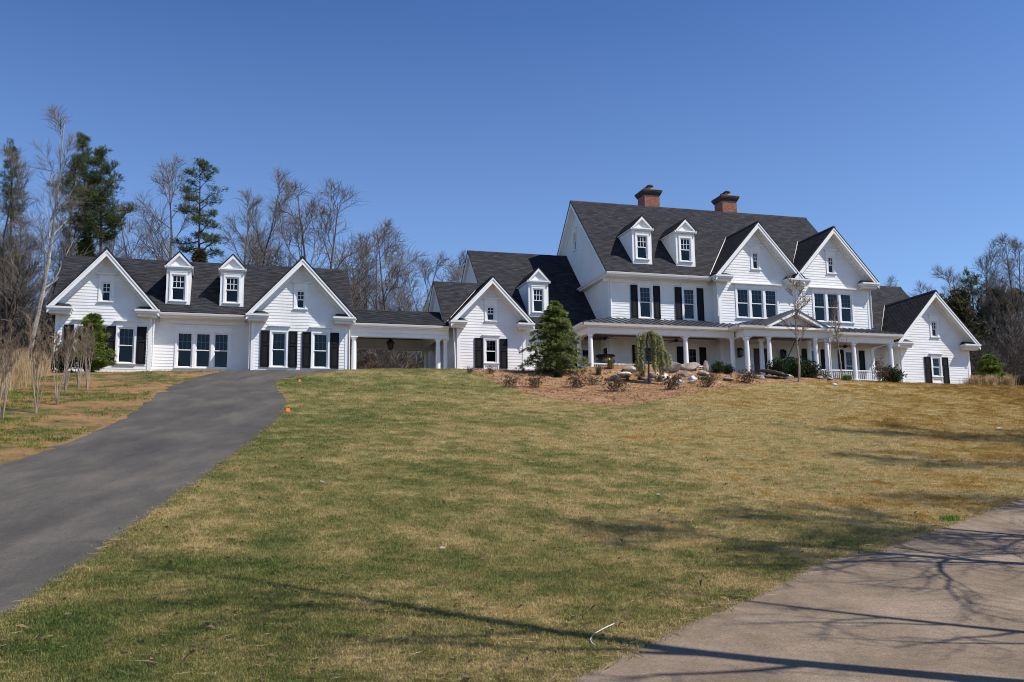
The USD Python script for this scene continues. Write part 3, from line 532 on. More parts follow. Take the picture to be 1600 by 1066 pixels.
H.add('porch_ceiling', MB().box(-1.84, 6.36, -2.04, -.004, 1.76, 1.80).box(-1.84, -.05, -.004, 1.38, 1.76, 1.80).box(6.5, 16.24, -2.04, -.68, 1.76, 1.80).box(6.76, 11.44, -3.04, -2.06, 1.76, 1.80).box(16.31, 16.5, -.6, 1.18, 1.70, 1.74), 'ceiling_paint')
def gut(b, pts):
    mb = MB()
    for (a, c) in zip(pts[:-1], pts[1:]):
        d = np.array(c) - np.array(a); L = np.hypot(*d); d = d / L; n = np.array([d[1], -d[0]])
        q = [np.array(a) + n * .0, np.array(c) + n * .0, np.array(c) + n * .11, np.array(a) + n * .11]
        z = PZ; mb.hexa([(*q[0], z - .16), (*q[1], z - .16), (*(q[2] - n * .03), z - .15), (*(q[3] - n * .03), z - .15)], [(*q[0], z - .03), (*q[1], z - .03), (*q[2], z - .03), (*q[3], z - .03)])
    b.add('gutter', mb, 'gutter_paint')
PZ = 2.03; SL = .306
H.add('porch_fascia', MB().box(-2.48, 6.05, -2.53, -2.5, PZ - .2, PZ - .06).box(-2.45, 6.05, -2.5, -2.36, PZ - .2, PZ - .16).box(12.1, 17.0, -2.53, -2.5, PZ - .2, PZ - .06).box(12.1, 16.95, -2.5, -2.36, PZ - .2, PZ - .16).box(-2.5, -2.47, -2.5, 1.1, PZ - .2, PZ - .06).box(-2.47, -2.16, -2.36, 1.1, PZ - .2, PZ - .16).box(17.0, 17.03, -2.5, 1.1, PZ - .2, PZ - .06).box(16.56, 17.0, -2.36, 1.1, PZ - .2, PZ - .16)
      .box(6.02, 12.1, -3.53, -3.5, PZ - .2, PZ - .06).box(6.05, 12.1, -3.5, -3.36, PZ - .2, PZ - .16).box(6.0, 6.03, -3.5, -2.5, PZ - .2, PZ - .06).box(6.05, 6.44, -3.36, -2.36, PZ - .2, PZ - .16).box(12.1, 12.13, -3.5, -2.5, PZ - .2, PZ - .06).box(11.76, 12.1, -3.36, -2.36, PZ - .2, PZ - .16), 'white_trim')
gut(H, [(-2.5, 1.1), (-2.5, -2.53), (6.0, -2.53)][::1]); gut(H, [(6.0, -2.53), (6.0, -3.53), (7.7, -3.53)]); gut(H, [(11.5, -3.53), (12.13, -3.53), (12.13, -2.53), (17.03, -2.53), (17.03, 1.1)])
metal_roof(H, [(-2.55, -2.57), (6.1, -2.57), (6.1, -.02), (0, -.02)], (0, -2.57), PZ, (0, SL))
metal_roof(H, [(6.1, -2.57), (12.0, -2.57), (17.07, -2.57), (16.3, -.67), (6.1, -.67)], (0, -2.57), PZ, (0, SL))
metal_roof(H, [(-2.55, -2.57), (0, -.02), (0, 1.3), (-2.55, 1.1)], (-2.55, 0), PZ, (SL, 0))
metal_roof(H, [(17.07, -2.57), (17.07, 1.2), (16.3, 1.2), (16.3, -.67)], (17.07, 0), PZ, (-.74, 0))
metal_roof(H, [(5.96, -3.57), (12.16, -3.57), (9.28, -.67), (8.85, -.67)], (0, -3.57), PZ + .01, (0, SL)); metal_roof(H, [(5.96, -3.57), (8.85, -.67), (5.96, -.67)], (5.96, 0), PZ + .01, (SL, 0)); metal_roof(H, [(12.16, -3.57), (12.16, -.67), (9.28, -.67)], (12.16, 0), PZ + .01, (-SL, 0))
# pediment over the entrance
PC, PH = 9.5, 1.95; pz = PZ + .04; pp = .485
for sg in (-1, 1): metal_roof(H, [(PC + sg * PH, -3.66), (PC, -3.66), (PC, -.68), (PC + sg * PH, -.68)], (PC + sg * PH, 0), pz, (-sg * pp, 0), name='pediment_roof')
mb = MB(); f = front(-3.28)
for sg in (-1, 1): prism(mb, [(PC, pz + PH * pp - .10), (PC + sg * PH, pz - .10), (PC + sg * (PH - .12), pz - .19), (PC, pz + PH * pp - .28)], .0, .36, f)
prism(mb, sbox(PC - PH, pz - .20, PC + PH, pz - .09), 0, .36, f); prism(mb, [(PC - PH + .3, pz - .1), (PC + PH - .3, pz - .1), (PC, pz + PH * pp - .2)], -.14, -.10, f)
H.add('entrance_pediment', mb, 'white_trim')
for sg in (-1, 1): H.add('bracket', prism(MB(), [(6.60, BZ0), (6.60 + sg * .42, BZ0), (6.60 + sg * .40, BZ0 - .05), (6.60 + sg * .2, BZ0 - .13), (6.60 + sg * .12, BZ0 - .32), (6.60, BZ0 - .34)], -.06, .06, front(-3.2)), 'white_trim')
# columns
for u in (-2.0, .86, 3.48, 6.28, 13.95, 16.4): column(H, u, PV, ZF, BZ0)
for u, v in ((-2.0, -.45), (16.4, -.45), (6.62, -3.2), (7.97, -3.2), (8.02, -2.3), (10.84, -3.2), (11.0, -2.3), (11.55, -3.2)): column(H, u, v, ZF, BZ0)
def rail(u0, u1, v0, v1, zt=-.08):
    L = math.hypot(u1 - u0, v1 - v0); a = abs(u1 - u0) > abs(v1 - v0); mb = MB()
    B = lambda s0, s1, w, z0, z1: mb.box(*((s0, s1, v0 - w, v0 + w) if a else (u0 - w, u0 + w, s0, s1)), z0, z1)
    s0, s1 = (u0, u1) if a else (v0, v1); B(s0, s1, .045, zt - .07, zt); B(s0, s1, .035, ZF + .07, ZF + .12)
    r = H.add('railing', mb, 'white_trim'); n = max(2, int((s1 - s0) / .125))
    for i in range(n):
        s = s0 + (i + .5) * (s1 - s0) / n; H.add('baluster', MB().box(*((s - .018, s + .018, v0 - .018, v0 + .018) if a else (u0 - .018, u0 + .018, s - .018, s + .018)), ZF + .12, zt - .07), 'white_trim', r)
for a, c in ((-1.83, .69), (1.03, 3.31), (3.65, 6.1), (11.75, 13.78), (14.12, 16.23)): rail(a, c, PV, PV)
rail(16.4, 16.4, -2.03, -.62); rail(-2.0, -2.0, -2.03, -.62)
downspout(H, [(11.75, -3.62, 1.9), (11.75, -3.62, 1.72), (11.60, -3.42, 1.55), (11.60, -3.40, ZF)]); downspout(H, [(6.28, -.78, 5.3), (6.28, -.74, 3.0)]); downspout(H, [(16.28, -1.0, 5.2), (16.38, -.72, 5.0), (16.38, -.70, 2.7)]); downspout(H, [(-.1, -.5, 5.2), (.06, -.06, 5.05), (.06, -.06, 2.85)])

# ------------------------------------------------------------------ connecting wing on the left (two roofs, a dormer and a small gabled front)
LW = (-1.15, -.47, -.5, 1.26)
kl = lambda v: 2.28 + (v - 1.2 if v < 7 else 12.8 - v) * .986 - .17
wall(H, [(-6.2, ZB), (-.02, ZB), (-.02, 2.5), (-6.2, 2.5)], [LW], front(1.5)); window(H, front(1.5), *LW, head=.12, crown=.05); shutter(H, front(1.5), -1.65, -1.27, -.54, 1.3)
wall(H, [(1.5, ZB), (12.5, ZB), (12.5, kl(12.5)), (7, kl(7)), (1.5, kl(1.5))], [], left(-6.2)); wall(H, [(-6.2, ZB), (-.1, ZB), (-.1, 2.4), (-6.2, 2.4)], [], back(12.5), sided=False)
roof(H, [(-6.42, 1.2), (.05, 1.2), (.05, 7), (-6.42, 7)], (0, 1.2), 2.28, (0, .986)); roof(H, [(-6.42, 7), (.05, 7), (.05, 12.8), (-6.42, 12.8)], (0, 12.8), 2.28, (0, -.986))
H.add('ridge_cap', MB().hexa([(-6.43, 6.86, 7.88), (.0, 6.86, 7.88), (.0, 7.14, 7.88), (-6.43, 7.14, 7.88)], [(-6.43, 6.97, 8.03), (.0, 6.97, 8.03), (.0, 7.03, 8.03), (-6.43, 7.03, 8.03)]), 'shingle')
eave(H, -4.6, -2.5, 1.2, 2.28, 1.5)
for (v0, vr, v1, zr, sl, uu) in ((1.2, 7, 12.8, 8.0, .986, -6.2), (.6, 3.5, 6.4, 5.17, .99, -9.05)):
    for sg, vt in ((-1, v0), (1, v1)):
        hw = vr - v0; f = lambda a, z, d: np.stack([uu - d + 0 * a, vr + sg * a, z + 0 * a], -1)
        H.add('rake', prism(prism(MB(), [(0, zr - .10), (hw, zr - .10 - hw * sl), (hw, zr - .32 - hw * sl), (0, zr - .32)], .15, .20, f), [(0, zr - .2), (hw, zr - .2 - hw * sl), (hw, zr - .24 - hw * sl), (0, zr - .24)], .003, .15, f), 'white_trim')
dormer(H, -3.50, 1.18, 2.0, 3.09, 5.2, 5.96, 4.3, (-3.83, -3.21, 3.36, 4.72), None)
k2 = lambda v: 2.3 + (v - .6 if v < 3.5 else 6.4 - v) * .99 - .17
wall(H, [(.9, ZB), (6.1, ZB), (6.1, k2(6.1)), (3.5, k2(3.5)), (.9, k2(.9))], [], left(-9.05)); wall(H, [(-9.05, ZB), (-6.2, ZB), (-6.2, 2.4), (-9.05, 2.4)], [], front(.9)); wall(H, [(-9.05, ZB), (-6.2, ZB), (-6.2, 2.4), (-9.05, 2.4)], [], back(6.1), sided=False)
roof(H, [(-9.27, .6), (-6.1, .6), (-6.1, 3.5), (-9.27, 3.5)], (0, .6), 2.3, (0, .99)); roof(H, [(-9.27, 3.5), (-6.1, 3.5), (-6.1, 6.4), (-9.27, 6.4)], (0, 6.4), 2.3, (0, -.99))
H.add('ridge_cap', MB().hexa([(-9.28, 3.38, 5.06), (-6.2, 3.38, 5.06), (-6.2, 3.62, 5.06), (-9.28, 3.62, 5.06)], [(-9.28, 3.47, 5.20), (-6.2, 3.47, 5.20), (-6.2, 3.53, 5.20), (-9.28, 3.53, 5.20)]), 'shingle')
LG = (-7.16, -6.53, .10, 1.36); LS = (-7.06, -6.62, 2.38, 3.16)
wall(H, gable_poly(-8.68, -4.95, ZB, -6.84, 2.3, 2.31, 1.057), [LG, LS], front(0)); wall(H, [(0, ZB), (1.5, ZB), (1.5, 2.2), (0, 2.2)], [], right(-4.95)); wall(H, [(0, ZB), (.9, ZB), (.9, 2.2), (0, 2.2)], [], left(-8.68))
gable(H, -6.84, 2.3, -.53, 0, 2.31, 1.057, 3.7, ret=.92)
H.add('valley_flashing', MB().tube((-9.1, .55, 2.36), (-6.86, 2.98, 4.73), .03, .03, 4), 'flashing')
window(H, front(0), *LG, blind=.02, head=.16, crown=.12, lights=(3, 2)); window(H, front(0), *LS, lights=(2, 2), head=.36, crown=.14, casing=.12)
H.add('apron_panel', prism(MB(), ring(-7.26, -6.43, -.35, .005, .06), .021, .045, front(0)), 'white_trim')
shutter(H, front(0), -7.76, -7.30, -.2, 1.42); shutter(H, front(0), -6.38, -5.94, -.2, 1.42)
corner_board(H, -8.68, 0, ZB, 2.0, -1, -1); corner_board(H, -4.95, 0, ZB, 2.0, 1, -1)
downspout(H, [(-9.05, -.35, 2.2), (-8.86, .1, 1.95), (-8.80, -.05, -.6)])

# ------------------------------------------------------------------ side wing on the right
wall(H, [(15.9, ZB), (18.37, ZB), (18.37, 2.2), (15.9, 2.2)], [(17.62, 18.02, -.5, 1.1)], front(1.2)); wall(H, [(15.9, ZB), (23.2, ZB), (23.2, 2.2), (15.9, 2.2)], [], back(10.2), sided=False)
window(H, front(1.2), 17.62, 18.02, -.5, 1.1, lights=(2, 2), head=.12, crown=.05); shutter(H, front(1.2), 17.15, 17.5, -.54, 1.14)
kw = lambda v: 2.0 + (v - .87 if v < 5.7 else 10.53 - v) - .17
wall(H, [(1.2, ZB), (10.2, ZB), (10.2, kw(10.2)), (5.7, kw(5.7)), (1.2, kw(1.2))], [], right(23.2), sided=False)
roof(H, [(15.6, .87), (23.42, .87), (23.42, 5.7), (15.6, 5.7)], (0, .87), 2.0, (0, 1)); roof(H, [(15.6, 5.7), (23.42, 5.7), (23.42, 10.53), (15.6, 10.53)], (0, 10.53), 2.0, (0, -1))
H.add('ridge_cap', MB().hexa([(15.8, 5.57, 6.72), (23.43, 5.57, 6.72), (23.43, 5.83, 6.72), (15.8, 5.83, 6.72)], [(15.8, 5.67, 6.87), (23.43, 5.67, 6.87), (23.43, 5.73, 6.87), (15.8, 5.73, 6.87)]), 'shingle')
RW = (20.52, 21.08, -.08, 1.07); RS = (20.66, 21.06, 2.34, 3.30)
wall(H, gable_poly(18.37, 23.2, ZB, 20.76, 2.92, 1.95, 1.086), [RW, RS], front(-.5)); wall(H, [(-.5, ZB), (1.6, ZB), (1.6, 1.9), (-.5, 1.9)], [], left(18.37)); wall(H, [(-.5, ZB), (1.6, ZB), (1.6, 1.9), (-.5, 1.9)], [], right(23.2))
gable(H, 20.76, 2.92, -1.04, -.5, 1.95, 1.086, 4.3, ret=1.12)
H.add('valley_flashing', MB().tube((17.9, .8, 1.99), (20.75, 3.96, 5.16), .03, .03, 4), 'flashing')
window(H, front(-.5), *RW, blind=.02, head=.16, crown=.12, lights=(3, 2)); window(H, front(-.5), *RS, lights=(2, 2), head=.36, crown=.14, casing=.12)
H.add('apron_panel', prism(MB(), ring(20.42, 21.18, -.5, -.175, .06), .021, .045, front(-.5)), 'white_trim')
shutter(H, front(-.5), 19.95, 20.40, -.56, 1.1); shutter(H, front(-.5), 21.20, 21.64, -.56, 1.1)
corner_board(H, 18.37, -.5, ZB, 1.7, -1, -1); corner_board(H, 23.2, -.5, ZB, 1.7, 1, -1)
downspout(H, [(17.9, -.8, 1.85), (18.2, -.48, 1.6), (18.25, -.45, -.7)])

# ================================================================== the carriage house on the left
G = House('carriage_house', 'long low white clapboard building with two gables and two roof dormers beside the driveway', 'outbuilding', -21.4, 0, -1.0)
GA = 2.18; gv = -.47
A1 = (-18.30, -17.59, -.46, 1.30); A2 = (-16.26, -15.52, -.46, 1.30); AS = (-17.13, -16.70, 2.54, 3.48)
B1 = (-27.36, -26.62, -.46, 1.28); B2 = (-25.49, -24.75, -.46, 1.28); BS = (-26.34, -25.90, 2.52, 3.46); TR = (-22.82, -20.34, -.48, 1.29)
wall(G, gable_poly(-19.27, -14.53, ZB, -16.90, 2.69, GA, 1.093), [A1, A2, AS], front(gv)); wall(G, gable_poly(-28.28, -24.0, ZB, -26.14, 2.5, GA, 1.15), [B1, B2, BS], front(gv)); wall(G, [(-24.0, ZB), (-19.27, ZB), (-19.27, 2.35), (-24.0, 2.35)], [TR], front(.40))
wall(G, [(gv, ZB), (.40, ZB), (.40, 2.1), (gv, 2.1)], [], right(-24.0)); wall(G, [(gv, ZB), (.40, ZB), (.40, 2.1), (gv, 2.1)], [], left(-19.27))
kk = lambda v: 2.2 + (v + .17 if v < 3.13 else 6.43 - v) - .17
for f, uu in ((left, -28.28), (right, -14.53)): wall(G, [(gv, ZB), (6.1, ZB), (6.1, kk(6.1)), (3.13, kk(3.13)), (.15, kk(.15)), (gv, 2.1)], [], f(uu))
wall(G, [(-28.28, ZB), (-14.53, ZB), (-14.53, 2.3), (-28.28, 2.3)], [], back(6.1), sided=False)
roof(G, [(-28.60, -.17), (-14.13, -.17), (-14.13, 3.13), (-28.60, 3.13)], (0, -.17), 2.2, (0, 1)); roof(G, [(-28.60, 3.13), (-14.13, 3.13), (-14.13, 6.43), (-28.60, 6.43)], (0, 6.43), 2.2, (0, -1))
G.add('ridge_cap', MB().hexa([(-28.61, 3.0, 5.37), (-14.12, 3.0, 5.37), (-14.12, 3.26, 5.37), (-28.61, 3.26, 5.37)], [(-28.61, 3.1, 5.53), (-14.12, 3.1, 5.53), (-14.12, 3.16, 5.53), (-28.61, 3.16, 5.53)]), 'shingle')
gable(G, -16.90, 2.69, -1.0, gv, GA, 1.093, 3.0); gable(G, -26.14, 2.5, -1.0, gv, GA, 1.15, 3.0)
eave(G, -23.66, -19.58, -.17, 2.2, .40)
for sg, uu in ((-1, -28.60), (1, -14.13)):
    for q in (-1, 1): f = lambda a, z, d: np.stack([uu + d + 0 * a, 3.13 + q * a, z + 0 * a], -1); G.add('rake', prism(MB(), [(0, 5.39), (3.25, 2.14), (3.25, 1.95), (0, 5.18)], -.02 if sg > 0 else -.02, .02, f), 'white_trim')
for w in (A1, A2, B1, B2):
    window(G, front(gv), *w, head=.24, crown=.14, lights=(3, 2), blind=.02); shutter(G, front(gv), w[0] - .55, w[0] - .11, w[2] - .02, w[3] + .05); shutter(G, front(gv), w[1] + .11, w[1] + .55, w[2] - .02, w[3] + .05)
for w in (AS, BS): window(G, front(gv), *w, lights=(2, 2), head=.34, crown=.16, casing=.13, crown_over=.12)
window(G, front(.40), *TR, units=3, mull=.13, blind=.02, head=.26, crown=.10, lights=(3, 2), crown_over=.12)
for uc in (-22.86, -20.28): dormer(G, uc, 1.16, .28, 2.60, 4.63, 5.36, 2.4, (uc - .33, uc + .33, 2.84, 4.17), None)
for u, su in ((-19.27, -1), (-14.53, 1), (-28.28, -1), (-24.0, 1)): corner_board(G, u, gv, ZB, 1.85, su, -1)
downspout(G, [(-23.75, -.2, 2.05), (-23.9, -.35, 1.85), (-23.9, -.43, -.6)]); downspout(G, [(-19.5, -.2, 2.05), (-19.38, -.4, 1.85), (-19.38, -.43, -.6)]); downspout(G, [(-14.15, -.8, 2.05), (-14.45, -.52, 1.75), (-14.45, -.52, -.6)])

# ================================================================== the covered passage between the two
C = House('covered_passage', 'open covered passage with white columns joining the two white buildings', 'breezeway', -11.8, 0, -1.0)
roof(C, [(-14.5, .15), (-9.08, .15), (-9.08, 2.55), (-14.5, 2.55)], (0, .15), 2.07, (0, .47)); roof(C, [(-14.5, 2.55), (-9.08, 2.55), (-9.08, 4.95), (-14.5, 4.95)], (0, 4.95), 2.07, (0, -.47))
C.add('ridge_cap', MB().hexa([(-14.4, 2.42, 3.12), (-9.1, 2.42, 3.12), (-9.1, 2.68, 3.12), (-14.4, 2.68, 3.12)], [(-14.4, 2.5, 3.23), (-9.1, 2.5, 3.23), (-9.1, 2.6, 3.23), (-14.4, 2.6, 3.23)]), 'shingle')
C.add('beam', MB().box(-14.5, -9.07, .35, .65, 1.37, 1.96).box(-14.5, -9.07, 4.45, 4.75, 1.37, 1.96).box(-14.2, -13.9, .65, 4.45, 1.45, 1.92).box(-9.75, -9.5, .65, 4.45, 1.45, 1.92), 'white_trim')
eave(C, -14.45, -9.1, .15, 2.07, .35)
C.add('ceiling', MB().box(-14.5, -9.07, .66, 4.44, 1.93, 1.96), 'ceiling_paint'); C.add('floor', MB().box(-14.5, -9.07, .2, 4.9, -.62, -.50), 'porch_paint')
for u, v in ((-14.08, .5), (-9.63, .5), (-14.0, 4.6), (-9.45, 4.6), (-9.2, .62)): column(C, u, v, -.50, 1.37, .13)
# ------------------------------------------------------------------ trees and plants
def unit(v): return v / max(np.linalg.norm(v), 1e-9)
class Segs:
    def __init__(s): s.a = []
    def add(s, p, q, r0, r1): s.a.append((*p, *q, r0, r1))
    def mesh(s, k=4):
        A = np.array(s.a); v, f = tubes(A[:, :3], A[:, 3:6], A[:, 6], A[:, 7], k); return v, f
def bare_tree(seed, h, r, spread=.55, trunk_frac=.45, n1=14, n2=10, n3=11, up=.35, stems=1, twig=.0085, splay=.28, lean=.0, wig=.10, keep=(1, 1)):
    """Trunk and limbs (first mesh) and branches and twigs (second mesh) of a leafless tree of height h."""
    R = np.random.default_rng(seed); T, W = Segs(), Segs()
    def limb(p, d, L, r0, r1, seg, level, kids, dest, wig_):
        pts = [np.array(p)]; dirs = []
        for i in range(seg):
            d = unit(d + R.normal(0, wig_, 3) + np.array([0, 0, up * .12 * (level > 0)])); q = pts[-1] + d * L / seg
            ra, rb = r0 + (r1 - r0) * i / seg, r0 + (r1 - r0) * (i + 1) / seg; dest.add(pts[-1], q, ra, rb); pts.append(q); dirs.append(d)
        return pts, dirs
    def side(d, ang):
        a = unit(np.cross(d, R.normal(0, 1, 3))); return unit(d * math.cos(ang) + a * math.sin(ang))
    for st in range(stems):
        d0 = unit(np.array([R.normal(0, .05) + lean, R.normal(0, .05), 1]) + (np.array([math.cos(st * 6.28 / stems + seed), math.sin(st * 6.28 / stems + seed), 0]) * splay if stems > 1 else 0))
        rs = r * (1 if stems == 1 else .62); hh = h * (1 if st == 0 else R.uniform(.8, .97))
        pts, dirs = limb((0, 0, -.3), d0, hh * .97, rs, rs * .10, 12, 0, 0, T, wig * .35)
        for i in range(n1):
            t = trunk_frac + (1 - trunk_frac) * (i + R.uniform(0, .8)) / n1; x = t * 12; j = min(int(x), 11); p = pts[j] + (pts[j + 1] - pts[j]) * (x - j); rr = rs * (1 - .9 * t)
            L1 = hh * spread * (1.15 - t) * R.uniform(.7, 1.15) + .5; d1 = side(dirs[j], R.uniform(.55, 1.1)); d1 = unit(d1 + np.array([0, 0, up * .6]))
            p1, e1 = limb(p, d1, L1, max(rr * .5, .022), .010, 6, 1, 0, T if rr > .035 else W, wig)
            for a in range(n2):
                t2 = .22 + .78 * (a + R.uniform(0, .9)) / n2; x = t2 * 6; j2 = min(int(x), 5); q = p1[j2] + (p1[j2 + 1] - p1[j2]) * (x - j2)
                L2 = L1 * .55 * (1.15 - t2) * R.uniform(.6, 1.2) + .28; d2 = unit(side(e1[j2], R.uniform(.5, 1.0)) + np.array([0, 0, up * .35]))
                p2, e2 = limb(q, d2, L2, max(.016 * (1 - t2) + .009, twig), twig, 4, 2, 0, W, wig * 1.3)
                for b in range(n3):
                    t3 = .2 + .8 * (b + R.uniform(0, .9)) / n3; x = t3 * 4; j3 = min(int(x), 3); q3 = p2[j3] + (p2[j3 + 1] - p2[j3]) * (x - j3)
                    L3 = L2 * .55 * R.uniform(.5, 1.2) + .22; d3 = unit(side(e2[j3], R.uniform(.45, 1.0)) + np.array([0, 0, up * .3]))
                    limb(q3, d3, L3, twig, twig * .55, 2, 3, 0, W, wig * 1.3)
    return T, W
def tree_build(bark, twigm, **kw):
    def build(t):
        T, W = bare_tree(**kw); part(t, 'trunk', T.mesh(7), bark, smooth=50); part(t, 'crown', W.mesh(3), twigm)
    return build
def spray(R, c, d, n, L, w, droop=0.0, flat=1.0, tips=None):
    """n narrow needle or leaf blades round the points c (m,3), pointing roughly along d."""
    m = len(c); P = np.repeat(c, n, 0); D = np.repeat(d, n, 0) + R.normal(0, .75, (m * n, 3)) * np.array([1, 1, flat]); D[:, 2] -= droop; D /= np.linalg.norm(D, axis=1, keepdims=True)
    S = np.cross(D, R.normal(0, 1, D.shape)); S /= np.maximum(np.linalg.norm(S, axis=1, keepdims=True), 1e-6); l = L * R.uniform(.6, 1.2, (m * n, 1))
    P = P + R.normal(0, L * .22, P.shape); a, b, t = P - S * w * .5, P + S * w * .5, P + D * l
    return np.stack([a, b, t], 1).reshape(-1, 3), np.arange(m * n * 3).reshape(-1, 3)
def pine_build(seed, h, r, crown0, width, nb=40, prof=None, pads=5, per=9, flat=.2, padr=.34, blades=9, bl=.27, bw=.034, leaf='pine_needles', bark='dark_bark', up=.15, lean=0, gap=.15, dead=4):
    """A pine: bare trunk, then limbs that carry separate pads of needles at their outer halves."""
    def build(t):
        R = np.random.default_rng(seed); T = Segs(); cs, ds = [], []; pts = [np.array([0, 0, -.3])]; d = unit(np.array([lean, 0, 1]))
        for i in range(14):
            d = unit(d + R.normal(0, .016, 3)); q = pts[-1] + d * h / 14; T.add(pts[-1], q, r * (1 - .92 * i / 14), r * (1 - .92 * (i + 1) / 14)); pts.append(q)
        at = lambda t_: pts[min(int(t_ * 14), 13)] + (pts[min(int(t_ * 14), 13) + 1] - pts[min(int(t_ * 14), 13)]) * (t_ * 14 - min(int(t_ * 14), 13))
        for i in range(dead):
            az = R.uniform(0, 6.28); p = at(crown0 * R.uniform(.6, 1)); T.add(p, p + np.array([math.cos(az), math.sin(az), .1]) * R.uniform(.5, 1.3), .03, .01)
        for i in range(nb):
            s = (i + R.uniform(0, 1)) / nb; t_ = crown0 + (.985 - crown0) * s
            if R.random() < gap: continue
            wd = max(.35, width * (prof(s) if prof else (1 - s) ** .5 * (.5 + .5 * min(1, s * 4))) * R.uniform(.5, 1.12)); az = i * 2.4 + R.normal(0, .5); el = up + .55 * s * s + R.normal(0, .12)
            p = at(t_); dd = np.array([math.cos(az) * math.cos(el), math.sin(az) * math.cos(el), math.sin(el)]); seg = 4; rr = .018 + .045 * (1 - s); P_ = [p]
            for j in range(seg):
                dd = unit(dd + R.normal(0, .10, 3)); q = P_[-1] + dd * wd / seg; T.add(P_[-1], q, rr * (1 - j / seg * .8), rr * (1 - (j + 1) / seg * .8)); P_.append(q)
            for k in range(pads):
                x = (1 - .62 * R.random() ** 1.3) * seg; j = min(int(x), seg - 1); c = P_[j] + (P_[j + 1] - P_[j]) * (x - j) + np.cross(dd, [0, 0, 1]) * R.normal(0, .28) * wd * .6; T.add(P_[j], c, .014, .008)
                rad = padr * R.uniform(.65, 1.2) * (.55 + .45 * (1 - s)); n = max(4, int(per * (rad / padr) ** 2)); o = R.normal(0, 1, (n, 3)) * [rad * .62, rad * .62, rad * flat * 2.2]; o[:, 2] += .10
                cs += list(c + o); ds += list(o * [1, 1, .5] / rad + [0, 0, .45])
        cs += list(pts[-1] + R.normal(0, .16, (12, 3)) - [0, 0, .1]); ds += [np.array([0, 0, 1.])] * 12
        part(t, 'trunk', T.mesh(6), bark, smooth=50); part(t, 'crown', spray(R, np.array(cs), np.array(ds), blades, bl, bw, flat=.7), leaf)
    return build
def cone_build(seed, h, width, nb, leaf, droop, blades, bl, bw, clump=7, power=.85, base=.03, bark='dark_bark', rag=.25, up=.3, r=.07):
    """A conifer clothed to the ground: tiers of drooping branches set with sprays."""
    def build(t):
        R = np.random.default_rng(seed); T = Segs(); T.add((0, 0, -.2), (0, 0, h * .55), r, r * .5); T.add((0, 0, h * .55), (R.normal(0, .03), 0, h * .98), r * .5, .008); cs, ds = [], []
        for i in range(nb):
            s = (i + R.uniform()) / nb; z = h * (base + (.97 - base) * s); wd = width * ((1 - s) ** power) * R.uniform(1 - rag, 1 + rag) + .05; az = i * 2.399 + R.normal(0, .3)
            p = np.array([0, 0, z]); dd = unit(np.array([math.cos(az), math.sin(az), up + .5 * s + R.normal(0, .08)])); n = 5
            for j in range(n):
                dd = unit(dd + np.array([0, 0, -droop * j / n]) + R.normal(0, .05, 3)); q = p + dd * wd / n; T.add(p, q, .018 * (1 - j / n) + .004, .018 * (1 - (j + 1) / n) + .004)
                for _ in range(clump if j else 2):
                    sd = np.cross(dd, [0, 0, 1]) * R.normal(0, .22 * wd * (1 - .5 * j / n) + .03); k = R.uniform(); cs.append(p + (q - p) * k + sd + np.array([0, 0, -abs(R.normal(0, .03))])); ds.append(unit(dd + sd * 1.2 + np.array([0, 0, -droop * .5])))
                p = q
        part(t, 'trunk', T.mesh(5), bark, smooth=50); part(t, 'crown', spray(R, np.array(cs), np.array(ds), blades, bl, bw, droop * .4, .6), leaf)
    return build
def leafy_tree_build(seed, h, w, leaf, n=900, blades=12, bl=.34, bw=.17, bark='grey_bark', base=.12):
    def build(t):
        R = np.random.default_rng(seed); T, W = bare_tree(seed, h * .95, .16, .42, .18, 10, 5, 2, .3, 1, .02); part(t, 'trunk', T.mesh(6), bark, smooth=50)
        A = np.array(W.a)[:, 3:6]; A = A[R.integers(0, len(A), n)] + R.normal(0, .35, (n, 3)) * [1, 1, .8]; A = A[A[:, 2] > h * base * .4]
        Z = np.clip(A[:, 2] / h, 0, 1); part(t, 'crown', spray(R, A, unit(R.normal(0, 1, 3)) + 0 * A + R.normal(0, .8, A.shape), blades, bl, bw), leaf)
    return build
def shrub_build(seed, h, w, leaf, stems=16, blades=6, bl=.075, bw=.045, per=7, bark='sapling_twig', open_=.25):
    def build(t):
        R = np.random.default_rng(seed); T = Segs(); cs, ds = [], []
        for i in range(stems):
            az, r = R.uniform(0, 6.28), math.sqrt(R.uniform(0, 1)); tip = np.array([math.cos(az) * r * w, math.sin(az) * r * w, h * (1 - .45 * r * r) * R.uniform(.75, 1.08)]); p = np.array([tip[0] * .12, tip[1] * .12, -.03])
            for j in range(4):
                q = p + (tip - p) / (4 - j) + R.normal(0, .02, 3) * (j < 3); T.add(p, q, .011 - .002 * j, .009 - .002 * j)
                if j >= 1:
                    for _ in range(per): c = p + (q - p) * R.uniform() + R.normal(0, w * open_, 3) * [1, 1, .7]; c[2] = max(c[2], .03); cs.append(c); ds.append(unit(c - p + np.array([0, 0, .1])))
                p = q
        part(t, 'stems', T.mesh(4), bark); part(t, 'leaves', spray(R, np.array(cs), np.array(ds), blades, bl, bw), leaf)
    return build
